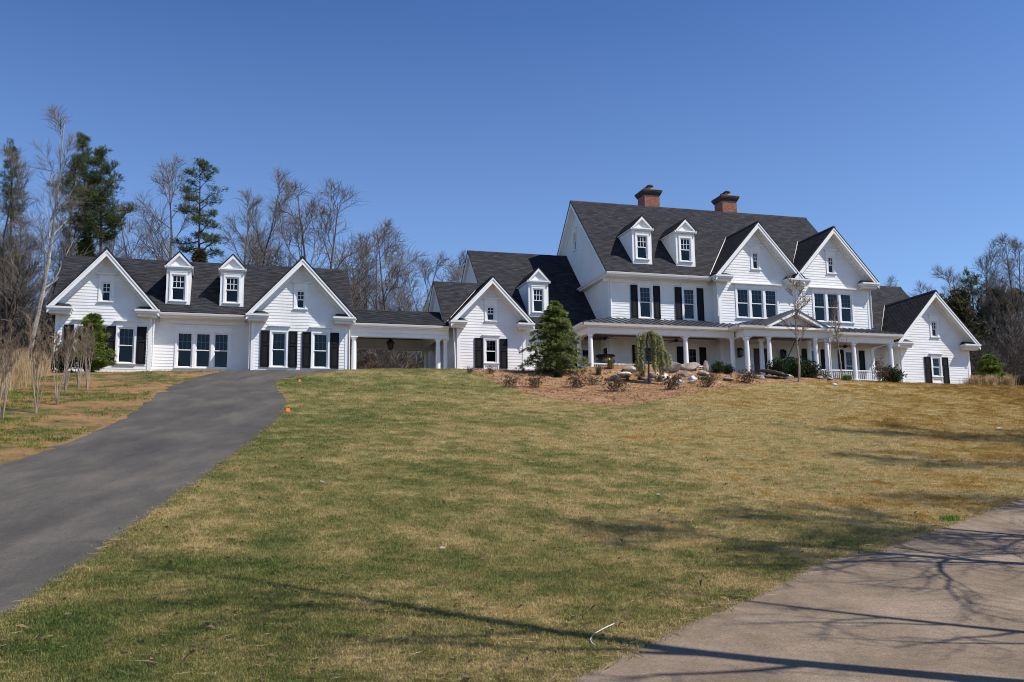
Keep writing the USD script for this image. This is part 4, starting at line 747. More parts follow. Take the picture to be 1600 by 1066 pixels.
def tuft(R, n, h, spread, w, lean=.5, base=.06):
    """n arching blades of two quads each."""
    az = R.uniform(0, 6.283, n); l = h * R.uniform(.6, 1.1, n); o = R.normal(0, base, (n, 2)); le = lean * R.uniform(.2, 1.2, n)
    dx, dy = np.cos(az), np.sin(az); sx, sy = -dy * w / 2, dx * w / 2
    P = lambda t, z: np.stack([o[:, 0] + dx * le * l * t, o[:, 1] + dy * le * l * t, l * z], 1); S = np.stack([sx, sy, 0 * sx], 1)
    a, m, e = P(0, 0), P(.35, .62), P(1, 1 - .35 * lean)
    v = np.stack([a - S, a + S, m + S * .8, m - S * .8, e], 1).reshape(-1, 3); i = np.arange(n)[:, None] * 5
    return v, np.vstack([i + [0, 1, 2], i + [0, 2, 3], i + [3, 2, 4]])
def grass_build(seed, n, h, w, m, lean=.55, base=.06):
    def build(t):
        R = np.random.default_rng(seed); part(t, 'blades', tuft(R, n, h, 0, w, lean, base), m, kind='stuff')
    return build
def stone(seed, s, m=1.0):
    R = np.random.default_rng(seed); q = trimesh.creation.icosphere(subdivisions=3); v = np.asarray(q.vertices); 
    for _ in range(9):
        d = unit(R.normal(0, 1, 3)); k = R.uniform(.55, .9); x = v @ d; v = np.where((x > k)[:, None], v - (x - k)[:, None] * d * .9, v)
    v = v * (1 + .10 * (meshkit.fbm(v * 2.3 + seed, 3, seed)[:, None] - .5)); return v * np.array(s), q.faces

# tall bare trees: a few builds, each copied with its own size and turn
BT = [Kind('bare_tree', tree_build('dark_bark', 'twig_grey', seed=11, h=15, r=.20, spread=.36, trunk_frac=.42, n1=16, n2=10, n3=10)),
      Kind('bare_tree', tree_build('grey_bark', 'twig_grey', seed=12, h=15, r=.19, spread=.42, trunk_frac=.34, n1=16, n2=10, n3=10, wig=.13)),
      Kind('bare_tree', tree_build('dark_bark', 'twig_grey', seed=23, h=15, r=.24, spread=.42, trunk_frac=.30, n1=12, n2=11, n3=11, stems=2, wig=.13)),
      Kind('bare_tree', tree_build('grey_bark', 'twig_grey', seed=34, h=15, r=.26, spread=.44, trunk_frac=.26, n1=11, n2=11, n3=11, stems=3, wig=.15)),
      Kind('bare_tree', tree_build('grey_bark', 'twig_grey', seed=45, h=15, r=.13, spread=.24, trunk_frac=.50, n1=15, n2=8, n3=9, up=.5)),
      Kind('bare_tree', tree_build('dark_bark', 'twig_grey', seed=56, h=15, r=.15, spread=.30, trunk_frac=.40, n1=15, n2=9, n3=9, up=.45, lean=.08)),
      Kind('bare_tree', tree_build('dark_bark', 'twig_grey', seed=67, h=15, r=.24, spread=.42, trunk_frac=.42, n1=8, n2=5, n3=3, wig=.18))]
# ------------------------------------------------------------------ trees: (kind, x, y, height, turn)
BARE = 'bare tree'
def bt(k, x, y, h, rz, label, group=None, w=1.0):
    BT[k].put(label, 'tree', gp(x, y, -.15), rz, (h / 15 * w, h / 15 * w, h / 15), group)
SYC = Kind('pale_barked_tree', tree_build('pale_bark', 'twig_grey', seed=77, h=19, r=.20, spread=.25, trunk_frac=.36, n1=18, n2=9, n3=6, up=.4))
SYC.put('tall bare tree with pale whitish bark at the far left', 'tree', gp(-30.1, 62, -.1), 1.2)
bt(1, -26.5, 78, 20.4, .4, 'bare tree between the wide green pine and the lone layered pine')
bt(5, -26.9, 74, 16.0, 2.2, 'dark leaning bare tree behind the left gable peak of the low building')
bt(1, -21.3, 80, 17.6, 3.3, 'bare tree just right of the lone layered pine')
bt(2, -19.8, 78, 17.9, 1.0, 'forked bare tree behind the ridge left of the second low gable')
bt(3, -15.2, 75, 16.9, 4.1, 'large bare tree spreading above the second gable peak of the low building', w=1.25)
bt(5, -13.6, 78, 14.4, 5.6, 'bare tree leaning right above the right end of the low roof', w=1.2)
bt(3, -9.9, 84, 16.8, .3, 'wide many stemmed bare tree behind the covered passage', w=1.2)
bt(2, -8.4, 92, 16.8, 2.6, 'bare tree standing right of the many stemmed one behind the passage')
bt(0, -12.6, 88, 15.4, 3.9, 'thinner bare tree left of the many stemmed one behind the passage')
bt(4, -6.6, 110, 19.6, 1.7, 'distant small bare tree left of the connecting wing roof')
bt(0, -29.8, 68, 15.6, 2.9, 'dark bare tree forking low just left of the low building')
bt(2, -31.8, 64, 15.5, .9, 'dark forked bare tree at the far left edge')
bt(4, -29.2, 72, 16.4, 4.4, 'slim dark bare trunk beside the wide green pine')
bt(0, 44.9, 95, 16.6, 1.1, 'tallest bare tree rising out of the evergreens on the right')
bt(5, 42.6, 85, 15.2, 3.0, 'dark bare tree near the right edge of the view')
bt(4, 47.4, 105, 17.7, 5.0, 'slender bare tree behind the dark evergreen crown on the right')
bt(1, 47.1, 92, 16.2, 2.0, 'bare tree at the very right edge')
R6 = np.random.default_rng(66)
for i in range(112):                                                    # the wood behind the low building and the passage
    x = R6.uniform(-62, -1); y = R6.uniform(84, 122) if x > -31 else R6.uniform(58, 110); h = R6.uniform(10, 14.5) * (y / 90) ** .6
    if x < -31: h *= R6.uniform(.75, 1.15)
    bt(int(R6.integers(0, 6)), x, y, h, R6.uniform(0, 6.28), 'leafless tree in the grey wood behind the low white building and the passage', 'bare trees of the wood behind the left building')
for i in range(28):
    bt(int(R6.integers(0, 6)), R6.uniform(-52, -31.5), R6.uniform(54, 78), R6.uniform(10, 15.5), R6.uniform(0, 6.28), 'leafless tree in the grey wood behind the low white building and the passage', 'bare trees of the wood behind the left building')
for i in range(30):
    x = R6.uniform(33, 66); y = R6.uniform(88, 128); h = R6.uniform(9, 14.5) * (y / 100) ** .6
    bt(int(R6.integers(0, 6)), x, y, h, R6.uniform(0, 6.28), 'leafless tree in the wood behind the right wing', 'bare trees of the wood on the right')
for i, (x, y, h) in enumerate(((9.4, 6.9, 17), (6.0, 6.7, 14.5), (10.2, 14.0, 12.5), (18.7, 25.4, 15), (21.8, 30.2, 15), (11.5, 8.8, 11.5), (14.6, 15.1, 14), (18, 18.6, 13.5), (24.6, 27.6, 15), (28.5, 33.5, 14.5))):
    bt((6, 6, 1, 5, 0, 6, 1, 5, 2, 3)[i], x, y, h, 1.3 * i, 'roadside bare tree right of the view whose shadow falls on lawn and road', 'roadside trees outside the view')
# pines and other evergreens
def one(name, build, label, cat, loc, rz=0.0, scale=None): t = thing(name, label, cat, loc, rz, scale); build(t); return t
one('pine_tree', pine_build(5, 20.3, .2, .70, 1.35, 30, pads=6, per=8, flat=.3, gap=.15), 'narrow green pine at the left edge of the view', 'tree', gp(-36, 72, -.1))
one('pine_tree', pine_build(6, 19.3, .20, .68, 2.2, 36, lambda s: (1 - s) ** .4 * (.65 + .35 * math.sin(3.1 * s)), pads=7, per=8, flat=.3, gap=.12), 'pine with a dense dark crown just right of the pale barked tree', 'tree', gp(-31.9, 70, -.1))
one('pine_tree', pine_build(7, 21.4, .22, .70, 2.2, 36, lambda s: (1 - s) ** .4 * (.65 + .35 * math.sin(3.1 * s)), pads=7, per=8, flat=.3, gap=.12), 'tallest pine of the left group, behind the other crowns', 'tree', gp(-31.2, 74, -.1))
one('pine_tree', pine_build(8, 17.4, .22, .66, 2.3, 48, lambda s: (1 - s) ** .42 * min(1, .5 + 2 * s), pads=8, per=9, flat=.28, gap=.06), 'broad bright green pine above the left gable of the low building', 'tree', gp(-26.8, 66, -.1))
one('pine_tree', pine_build(9, 18.3, .20, .60, 2.1, 36, lambda s: .45 + .55 * math.sin(math.pi * min(1, .3 + .75 * s)) if s < .84 else .42, pads=6, per=13, flat=.14, padr=.42, gap=.15, up=.06), 'lone pine with separate flat layers of foliage above the low roof', 'tree', gp(-21.9, 70, -.1))
one('pine_tree', pine_build(10, 13.6, .2, .60, 2.1, 26, lambda s: .85 if s < .8 else .5, pads=8, per=11, flat=.3, gap=.1), 'dark rounded pine crown above the evergreens on the right', 'tree', gp(42.4, 92, -.1))
one('cedar_tree', cone_build(31, 11.5, 2.4, 90, 'cedar_needles', .3, 9, .4, .16, clump=6), 'yellowish cedar half hidden behind the left end of the low building', 'tree', gp(-28.2, 66, -.1))
one('cedar_tree', cone_build(32, 13.0, 3.0, 90, 'pine_needles', .2, 9, .4, .16, clump=6), 'bluish dark evergreen deep in the wood at the far left', 'tree', gp(-39, 78, -.1))
one('cedar_tree', cone_build(33, 11.2, 2.0, 80, 'olive_leaf', .2, 9, .4, .15, clump=6), 'small green cedar at the foot of the lone layered pine', 'tree', gp(-21.4, 68.5, -.1))
for i, (x, y, h, s, lab) in enumerate(((37.3, 84, 10.2, 1, 'bronze green leafy tree just right of the right gable'), (41.3, 88, 11.4, 2, 'tallest olive leafy tree under the dark pine crown on the right'), (44.6, 90, 10.9, 3, 'olive leafy tree at the right edge'), (41.6, 97, 11.0, 4, 'leafy tree deep behind the right gable'))):
    one('leafy_tree', leafy_tree_build(90 + s, h, 3, 'olive_leaf', 1100, 11), lab, 'tree', gp(x, y, -.1), s)
one('cedar_shrub', cone_build(35, 2.4, 1.25, 60, 'cypress_leaf', .3, 12, .16, .06, clump=6, power=.6), 'low bushy light green conifer right of the right wing', 'shrub', gp(31, 66))
one('deodar_cedar', cone_build(41, 3.68, 1.58, 130, 'cedar_needles', .5, 13, .13, .030, clump=8, power=.75, base=.02, rag=.42, up=.4), 'full green cedar with drooping branch tips in front of the porch end', 'conifer', gp(2.12, 49.5))
one('cypress_shrub', cone_build(42, 2.65, .88, 90, 'cypress_leaf', .25, 12, .14, .045, clump=7, power=.5, base=.0, up=.75, rag=.4), 'bright green upright cypress between the windows of the left gable', 'conifer', gp(-19.2, 46.2))
one('evergreen_shrub', shrub_build(43, 1.3, .75, 'green_leaf', 22, 7, .10, .06), 'dark low evergreen left of the bright green cypress', 'shrub', gp(-20.4, 45.9))
def weeping(t):
    R = np.random.default_rng(50); T = Segs(); cs, ds = [], []; p = np.array([0, 0, -.1])
    path = [(0, 0, .6), (.05, .02, 1.3), (-.05, 0, 2.0), (.02, .05, 2.4), (.25, .05, 2.5), (.45, .0, 2.38)]
    for i, q in enumerate(path): q = np.array(q); T.add(p, q, .055 - .006 * i, .05 - .006 * i); p = q
    for i in range(100):
        s = R.uniform(-.42, .62) if i < 84 else R.uniform(.5, 1.0); z0 = 2.52 - .5 * abs(s - .1) if i < 84 else 1.75 - .5 * (s - .5); q = np.array([s, R.normal(0, .16), z0 + R.normal(0, .06)]); T.add(np.array([s * .4, 0, z0 - .06]), q, .015, .012)
        L = R.uniform(.5, 2.1) if i < 84 else R.uniform(.5, 1.1); n = int(L / .11); d = np.array([np.sign(s) * .25, R.normal(0, .12), .1])
        for j in range(n):
            d = unit(d + np.array([0, 0, -.55])); nq = q + d * .11
            if nq[2] < .08: break
            T.add(q, nq, .009, .008)
            for _ in range(4): cs.append(q + (nq - q) * R.uniform() + R.normal(0, .03, 3)); ds.append(unit(d + R.normal(0, .5, 3)))
            q = nq
    part(t, 'trunk', T.mesh(5), 'grey_bark'); part(t, 'crown', spray(R, np.array(cs), np.array(ds), 10, .055, .022, .3), 'blue_cedar')
one('weeping_cedar', weeping, 'weeping blue green cedar with hanging curtains of foliage among the boulders', 'conifer', gp(6.5, 48.5))
# slender young trees in front of the porch
YT = Kind('young_tree', tree_build('sapling_bark', 'sapling_twig', seed=61, h=14, r=.17, spread=.30, trunk_frac=.36, n1=12, n2=8, n3=5, up=.7, twig=.022))
YT.put('taller young bare tree held by a dark strap before the entrance', 'tree', gp(14.81, 52.7), .6, .39)
YT.put('shorter young bare tree before the right porch railing', 'tree', gl(11.62, -4.3), 2.4, .30)
st = MB().tube((14.75, 52.68, float(ground(14.81, 52.7)) + 2.15), (13.72, 52.55, float(ground(13.7, 52.5)) + .1), .028, .028, 5)
p = structure('tree_strap', st.out(), 'black_paint', kind=None, label='dark strap slanting from the taller young tree to the ground', cat='strap')
# multi-stemmed saplings along the verge
CM = [Kind('sapling', tree_build('sapling_bark', 'sapling_twig', seed=71 + q, h=13, r=.17, spread=.27, trunk_frac=.48, n1=8, n2=6, n3=3, up=1.2, stems=4 + q, splay=.10, twig=.022, wig=.07)) for q in range(2)]
for i, (x, y, h, lab) in enumerate(((-13.73, 27.5, 2.75, 'first bare multi-stemmed sapling at the left edge of the view'), (-13.64, 29.2, 2.75, 'second bare sapling from the left edge, standing before tan grass'), (-14.0, 31.3, 2.6, 'bare sapling right of the tan grass, in its own ring of straw'), (-15.86, 36.1, 2.5, 'thin bare sapling before the left corner of the low building'), (-16.25, 38.1, 2.45, 'bare sapling right beside the bright green cypress, the farther one'), (-15.5, 37.1, 2.5, 'bare sapling right beside the bright green cypress, the nearer one'), (-13.1, 25.9, 2.6, 'bare sapling cut by the left edge, nearest the camera'))):
    CM[i % 2].put(lab, 'sapling', gp(x, y), i * 1.1, h / 13)
# shrubs, grasses and stones of the bed
BZ = Kind('bronze_shrub', shrub_build(81, .62, .42, 'bronze_leaf', 16, 5, .055, .034, 4)); GS = Kind('green_shrub', shrub_build(82, .8, .5, 'green_leaf', 24, 7, .085, .055, 7))
for i, (x, y, s, lab) in enumerate(((-.1, 44.0, 1.0, 'leftmost bronze shrub of the mulch bed'), (1.0, 44.4, 1.1, 'bronze shrub below the cedar, second from the left'), (2.9, 45.3, 1.2, 'bronze shrub right below the cedar'), (4.5, 44.4, 1.35, 'large bronze shrub low in the middle of the bed'), (7.24, 46.5, 1.35, 'bronze shrub right below the weeping cedar'), (9.26, 48.5, 1.25, 'bronze shrub right of the boulders'), (11.7, 51.0, 1.35, 'bronze shrub left of the dark stone slab'), (3.7, 46.8, .8, 'small bronze shrub above the large one in the bed'), (-2.0, 48.2, .6, 'small dark shrub under the window of the small gable'), (-1.0, 48.4, .65, 'small shrub beside the black shutter of the small gable'))):
    BZ.put(lab, 'shrub', gp(x, y), i * .9, s)
for i, (u, v, s, lab) in enumerate(((8.0, -4.3, 1.25, 'dark green shrub left of the taller young tree'), (8.8, -4.4, 1.35, 'dark green shrub right behind the taller young tree'), (9.6, -4.2, 1.15, 'dark green shrub before the right entrance columns'), (3.9, -4.9, .7, 'low green plant right of the upright stone'), (4.5, -4.9, .6, 'low green plant left of the last bronze shrub'), (15.35, -3.6, 1.2, 'green shrub at the right corner column of the porch'), (-5.2, -6.2, .5, 'low green plant at the foot of the cedar'))):
    GS.put(lab, 'shrub', gl(u, v), i * 1.3, s)
one('red_twig_shrub', shrub_build(84, 1.45, .5, 'red_twig', 18, 4, .06, .03, 7), 'reddish twiggy shrub before the right end of the railing', 'shrub', gl(14.1, -4.2))
one('bright_green_plant', grass_build(85, 160, .42, .03, 'fresh_leaf', .9, .14), 'bright green tuft at the foot of the shorter young tree', 'plant', gl(11.75, -4.55))
GG = Kind('ornamental_grass', grass_build(86, 190, .75, .014, 'gold_grass', .6, .07)); TG = Kind('tan_grass_clump', grass_build(87, 220, .6, .018, 'tan_grass', .7, .12))
for i, (u, v, s, lab) in enumerate(((-1.9, -4.7, 1.0, 'golden grass tuft before the large dark urn'), (-2.9, -5.6, .85, 'green gold grass tuft left of the urn'), (-.7, -5.9, .75, 'grass tuft left of the pale flat stone'), (-.2, -6.8, .65, 'low grass tuft below the pale flat stone'), (-1.8, -6.6, .5, 'small grass tuft below the golden one'))): GG.put(lab, 'grass', gl(u, v), i, s)
for i, (u, v, s, lab) in enumerate(((23.1, -.9, 1.5, 'tan grass clump just right of the right wing'), (24.3, -.9, 1.5, 'tan grass clump, second from the right wing'), (25.6, -.9, 1.5, 'tan grass clump at the right edge of the lawn'))): TG.put(lab, 'grass', gl(u, v), i, s)
one('grass_tuft', grass_build(88, 140, .16, .010, 'fresh_leaf', .8, .10), 'bright green tuft at the edge of the road', 'grass', gp(7.53, 18.0))
def rock(u, v, s, m, lab, seed, dz=.25, rz=0.0, name='boulder', cat='boulder'):
    x, y = xy(u, v); t = thing(name, lab, cat, (x, y, float(ground(x, y)) + s[2] * dz), TH + rz); part(t, 'stone', stone(seed, s), m, smooth=35)
for i, a in enumerate((((-1.05, -5.2), (.42, .32, .30), 'boulder_stone', 'tan boulder behind the weeping cedar on its left'), ((-.45, -5.0), (.34, .30, .34), 'dark_slab', 'dark boulder just left of the weeping cedar'), ((-1.6, -5.7), (.62, .35, .13), 'white_stone', 'pale flat stone below the golden grass'), ((1.2, -5.0), (.75, .45, .38), 'boulder_stone', 'broad tan boulder right of the weeping cedar'), ((2.3, -4.8), (.70, .42, .30), 'boulder_stone', 'sloping tan boulder below the third porch column'), ((.2, -6.4), (.42, .35, .30), 'white_stone', 'pale grey boulder right below the weeping cedar'),
                       ((1.0, -6.2), (.38, .28, .18), 'dark_slab', 'dark flat rock below the broad tan boulder'), ((1.8, -6.3), (.28, .22, .20), 'white_stone', 'small pale rock right of the dark flat rock'), ((2.5, -6.1), (.26, .2, .15), 'dark_slab', 'small dark rock left of the bronze shrub'), ((3.3, -4.8), (.16, .14, .42), 'boulder_stone', 'narrow upright stone before the porch railing'), ((3.9, -6.0), (.5, .28, .10), 'boulder_stone', 'flat tan stone between two bronze shrubs'), ((-.9, -7.0), (.34, .25, .16), 'boulder_stone', 'low tan rock left of the weeping cedar foot'), ((7.9, -5.1), (.3, .22, .17), 'white_stone', 'pale stone at the right end of the dark slab'),
                       ((6.0, -5.4), (.3, .22, .14), 'boulder_stone', 'tan stone under the left end of the dark slab'), ((10.1, -4.7), (.28, .2, .13), 'boulder_stone', 'tan stone before the right entrance columns'), ((10.6, -4.75), (.42, .2, .08), 'white_stone', 'flat pale stone left of the bright green tuft'))):
    rock(*a[0], a[1], a[2], a[3], 200 + i, rz=i * .7)
x, y = xy(6.9, -5.2); t = thing('stone_slab', 'long dark stone slab tilted on smaller stones before the entrance', 'stone slab', (x, y, float(ground(x, y)) + .30), TH - .05); v, f = stone(231, (.95, .40, .10)); v = v @ np.array([[.985, 0, -.17], [0, 1, 0], [.17, 0, .985]]); part(t, 'stone', (v, f), 'dark_slab', smooth=30)
one('low_shrub', shrub_build(89, .38, .75, 'bronze_leaf', 34, 6, .05, .03, 5), 'low spreading brown shrub under the right entrance columns', 'shrub', gl(10.2, -4.35))
for i, (x, y, s, lab) in enumerate(((16.64, 52.7, .16, 'white stone on the lawn below the right entrance columns'), (19.06, 53.0, .09, 'small white stone on the lawn before the right porch corner'), (17.0, 35.9, .13, 'white stone on the browner lawn near the right edge'), (2.7, 19.4, .05, 'small pale stone in the middle of the lawn'), (-3.6, 19.3, .06, 'pale stone on the lawn right of the driveway'), (21.5, 52.2, .08, 'small white stone before the right wing'), (23.6, 52.6, .07, 'tiny white stone on the lawn right of the porch'), (-1.0, 14.3, .06, 'grey stone in the near lawn'))):
    t = thing('lawn_stone', lab, 'stone', gp(x, y, s * .3), i); part(t, 'stone', stone(300 + i, (s, s * .75, s * .5)), 'white_stone' if i in (0, 1, 2) else 'boulder_stone', smooth=35)
def flag(t):
    part(t, 'wire', MB().tube((0, 0, -.05), (0, 0, .30), .003, .003, 5).out(), 'dark_iron'); mb = MB(); mb.hexa([(0, -.004, .20), (.11, .012, .19), (.11, .016, .19), (0, 0, .20)], [(0, -.004, .31), (.12, .02, .29), (.12, .024, .29), (0, 0, .31)]); part(t, 'flag', mb.out(), 'orange_plastic')
FL = Kind('marker_flag', flag); FL.put('orange marker flag at the edge of the driveway, the nearer one', 'flag', gp(-6.75, 30.4), .3); FL.put('orange marker flag up the lawn near the top of the driveway', 'flag', gp(-8.64, 41.1), 1.0)

# ------------------------------------------------------------------ things on the porch
def M3(u, v, z): return (*xy(u, v), z + OZ)
def fan(t):
    part(t, 'rod', MB().tube((0, 0, 0), (0, 0, -.26), .018, .018, 8).lathe([(0, 0), (.07, -.005), (.05, -.06), (.018, -.07)], (0, 0, 0), 12).out(), 'dark_iron'); part(t, 'motor', MB().lathe([(.02, -.22), (.13, -.25), (.14, -.33), (.08, -.38), (0, -.39)], (0, 0, 0), 14).out(), 'dark_iron', smooth=40)
    for i in range(5):
        a = i * 2 * math.pi / 5; c, s = math.cos(a), math.sin(a); mb = MB(); q = [(.12, -.03), (.30, -.065), (.68, -.075), (.70, .0), (.68, .075), (.30, .065), (.12, .03)]
        v = np.array([(x * c - y * s, x * s + y * c, -.315 + .10 * y) for x, y in q] + [(x * c - y * s, x * s + y * c, -.303 + .10 * y) for x, y in q]); n = len(q)
        f = [(0, k + 1, k) for k in range(1, n - 1)] + [(n, n + k, n + k + 1) for k in range(1, n - 1)] + [w for k in range(n) for w in ((k, (k + 1) % n, n + (k + 1) % n), (k, n + (k + 1) % n, n + k))]
        part(t, 'blade', (v, np.array(f)), 'dark_iron')
FN = Kind('ceiling_fan', fan)
for i, (u, lab) in enumerate(((-.75, 'dark ceiling fan above the large urn at the left porch end'), (3.45, 'dark ceiling fan behind the third porch column'), (14.15, 'dark ceiling fan above the right porch railing'))): FN.put(lab, 'ceiling fan', M3(u, -1.1, 1.757), TH + .5 * i)
def sconce(t):
    part(t, 'back_plate', MB().box(-.07, .07, -.025, 0, -.22, .22).out(), 'dark_iron'); part(t, 'arm', MB().tube((0, -.02, .16), (0, -.15, .24), .014, .014, 6).tube((0, -.15, .24), (0, -.17, .19), .014, .014, 6).out(), 'dark_iron')
    mb = MB(); [mb.tube((sx * .08, -.17 + sy * .08, -.16), (sx * .10, -.17 + sy * .10, .10), .008, .008, 4) for sx in (-1, 1) for sy in (-1, 1)]; mb.lathe([(.03, -.22), (.115, -.17), (.115, -.15), (0, -.15)], (0, -.17, 0), 8); mb.lathe([(.15, .10), (.15, .115), (.05, .20), (.0, .21)], (0, -.17, 0), 8); part(t, 'cage', mb.out(), 'dark_iron')
    mb = MB()
    for (x0, y0), (x1, y1) in zip(((-.09, -.26), (.09, -.26), (.09, -.08), (-.09, -.08)), ((.09, -.26), (.09, -.08), (-.09, -.08), (-.09, -.26))): mb.add([(x0, y0, -.15), (x1, y1, -.15), (x1, y1, .10), (x0, y0, .10)], [(0, 1, 2, 3)])
    part(t, 'pane', mb.out(), 'glass')
SC = Kind('wall_lantern', sconce); SC.put('black wall lantern left of the entrance door', 'lantern', M3(7.5, -.66, .95), TH, 1.25); SC.put('black wall lantern right of the entrance door', 'lantern', M3(10.24, -.66, .95), TH, 1.25)
def pendant(t):
    part(t, 'chain', MB().tube((0, 0, .36), (0, 0, .02), .012, .012, 6).out(), 'dark_iron'); mb = MB().lathe([(.0, .04), (.03, .03), (.06, -.04), (.24, -.22), (.24, -.25), (.0, -.25)], (0, 0, 0), 8).lathe([(.0, -.66), (.05, -.64), (.13, -.56), (.13, -.53), (0, -.53)], (0, 0, 0), 8)
    [mb.tube((.19 * math.cos(a), .19 * math.sin(a), -.25), (.12 * math.cos(a), .12 * math.sin(a), -.54), .01, .01, 4) for a in np.arange(8) * math.pi / 4]; part(t, 'cage', mb.out(), 'dark_iron')
    mb = MB(); aa = np.arange(8) * math.pi / 4; part(t, 'pane', MB().lathe([(.12, -.53), (.185, -.26)], (0, 0, 0), 8).out(), 'glass')
one('pendant_lantern', pendant, 'dark lantern hanging in the covered passage', 'lantern', M3(-11.93, 2.0, 1.57), TH)
def urn(t):
    part(t, 'body', MB().lathe([(0, 0), (.20, 0), (.24, .06), (.38, .30), (.43, .52), (.40, .70), (.30, .82), (.27, .87), (.24, .87)], (0, 0, 0), 24).out(), 'glazed_pot', smooth=50); part(t, 'rim', MB().lathe([(.24, .86), (.40, .88), (.43, .92), (.40, .95), (.28, .95), (.25, .90)], (0, 0, 0), 24).out(), 'black_paint', smooth=40)
one('urn', urn, 'large round dark urn with a wide black rim at the left porch end', 'urn', M3(-.9, -1.45, -.72), 0, 1.25)

# ------------------------------------------------------------------ uncountable growth and litter
def scatter(name, label, cat, protos, P, which, rz, sc):
    pi = UsdGeom.PointInstancer.Define(stage, uniq('/World', name)); path = str(pi.GetPath()); keys(pi.GetPrim(), label, cat, None, 'stuff'); rel = pi.CreatePrototypesRel()
    for i, (mesh, m) in enumerate(protos):
        rel.AddTarget(usdkit.mesh(stage, f'{path}/tuft_{i:03d}', mesh, LK[m]).GetPath())
    pi.CreatePositionsAttr(Vt.Vec3fArray.FromNumpy(P.astype(np.float32))); pi.CreateProtoIndicesAttr(Vt.IntArray.FromNumpy(which.astype(np.int32)))
    q = np.stack([np.cos(rz / 2), 0 * rz, 0 * rz, np.sin(rz / 2)], 1); pi.CreateOrientationsAttr(Vt.QuathArray([Gf.Quath(float(a), 0, 0, float(d)) for a, _, _, d in q])); pi.CreateScalesAttr(Vt.Vec3fArray.FromNumpy(np.repeat(sc[:, None], 3, 1).astype(np.float32)))
RG = np.random.default_rng(99)
n = 150000; yy = 8.2 * np.exp(RG.uniform(0, 1, n) ** 1.0 * math.log(60 / 8.2)); xx = yy * RG.uniform(-.56, .56, n)
PD, PR, PB, PVg = (Polygon(q).buffer(0) for q in (drive, road, bed, verge)); inside = lambda pg, grow: shapely.contains_xy(pg.buffer(grow), xx, yy)
ok = ~inside(PD, -.02) & ~inside(PR, -.02) & ~inside(PB, -.15) & ~inside(PVg, .35) & (uv(xx, yy)[1] < -1.6); xx, yy = xx[ok], yy[ok]
sc = RG.uniform(.75, 1.25, len(xx)) * np.interp(yy, [8, 20, 60], [.9, 1.15, 1.9])
protos = [(tuft(np.random.default_rng(400 + k), 24, .042, 0, .0045, .9, .05), 'lawn_blade') for k in range(4)]
scatter('lawn_grass', 'short half dormant grass of the sloping lawn', 'grass', protos, np.column_stack([xx, yy, ground(xx, yy) - .004]), RG.integers(0, 4, len(xx)), RG.uniform(0, 6.28, len(xx)), sc)
n = 16000; vy = 14 * np.exp(RG.uniform(0, 1, n) * math.log(47 / 14)); vx = RG.uniform(-30, -9, n); ok = shapely.contains_xy(PVg.buffer(-.1), vx, vy)
nz = meshkit.fbm(np.stack([vx * .6, vy * .6, 0 * vx], -1), 3, 8); ok &= (nz + RG.normal(0, .05, n) > .50); vx, vy = vx[ok], vy[ok]
scatter('verge_grass', 'uneven green grass on the verge left of the driveway', 'grass', [(tuft(np.random.default_rng(420 + k), 30, .085, 0, .008, 1.1, .08), 'cypress_leaf' if k else 'fresh_leaf') for k in range(3)], np.column_stack([vx, vy, ground(vx, vy) - .01]), np.minimum(RG.integers(0, 8, len(vx)), 2), RG.uniform(0, 6.28, len(vx)), RG.uniform(.6, 1.3, len(vx)))
n = 2200; tx, ty = RG.uniform(-24, -15.6, n), RG.uniform(29.5, 46, n); ok = tx < -15.7 - (ty - 30) * .33; tx, ty = tx[ok], ty[ok]
scatter('tall_grass', 'tall dry tan grass at the edge of the wood on the left', 'grass', [(tuft(np.random.default_rng(430 + k), 60, 1.25, 0, .014, .32, .12), 'tan_grass') for k in range(3)], np.column_stack([tx, ty, ground(tx, ty) - .02]), RG.integers(0, 3, len(tx)), RG.uniform(0, 6.28, len(tx)), RG.uniform(.6, 1.1, len(tx)))
def brush(seed, h):
    T, W = bare_tree(seed, h, .035, .42, .12, 12, 6, 4, .5, 3, .012, 0, .15); v1, f1 = T.mesh(3); v2, f2 = W.mesh(3); return np.vstack([v1, v2]), np.vstack([f1, f2 + len(v1)])
n = 620; bx = np.r_[RG.uniform(-75, -29, 330), RG.uniform(-24, -3, 130), RG.uniform(31, 72, 160)]; by = np.r_[RG.uniform(56, 95, 330), RG.uniform(76, 112, 130), RG.uniform(70, 118, 160)]; ok = ~((bx > -32) & (by < 60)); bx, by = bx[ok], by[ok]
scatter('undergrowth', 'tangled leafless undergrowth of the woods', 'undergrowth', [(brush(500 + k, 4.2), ('twig_grey', 'grey_bark', 'sapling_twig')[k]) for k in range(3)], np.column_stack([bx, by, ground(bx, by) - .1]), RG.integers(0, 3, len(bx)), RG.uniform(0, 6.28, len(bx)), RG.uniform(.7, 1.6, len(bx)))
# fallen leaves on the lawn and straw along the road edge
def flecks(n, xs, ys, s0, s1, asp, lift, R, curl=.35):
    z = ground(xs, ys) + lift; az = R.uniform(0, 6.28, n); L = R.uniform(s0, s1, n); w = L * asp; cz, sz = np.cos(az), np.sin(az); tilt = R.normal(0, curl, n) * L
    C = np.stack([xs, ys, z], 1); D = np.stack([cz, sz, 0 * cz], 1) * (L / 2)[:, None]; S = np.stack([-sz, cz, 0 * cz], 1) * (w / 2)[:, None]; up = np.array([0, 0, 1.])
    v = np.stack([C - D + up * np.abs(tilt)[:, None] * .6, C + S + up * (np.abs(tilt) * .5 + w * .35)[:, None], C + D + up * (tilt * .5 + .006)[:, None], C - S + up * (np.abs(tilt) * .5)[:, None]], 1).reshape(-1, 3); i = np.arange(n)[:, None] * 4
    return v, np.vstack([i + [0, 3, 2], i + [0, 2, 1]])
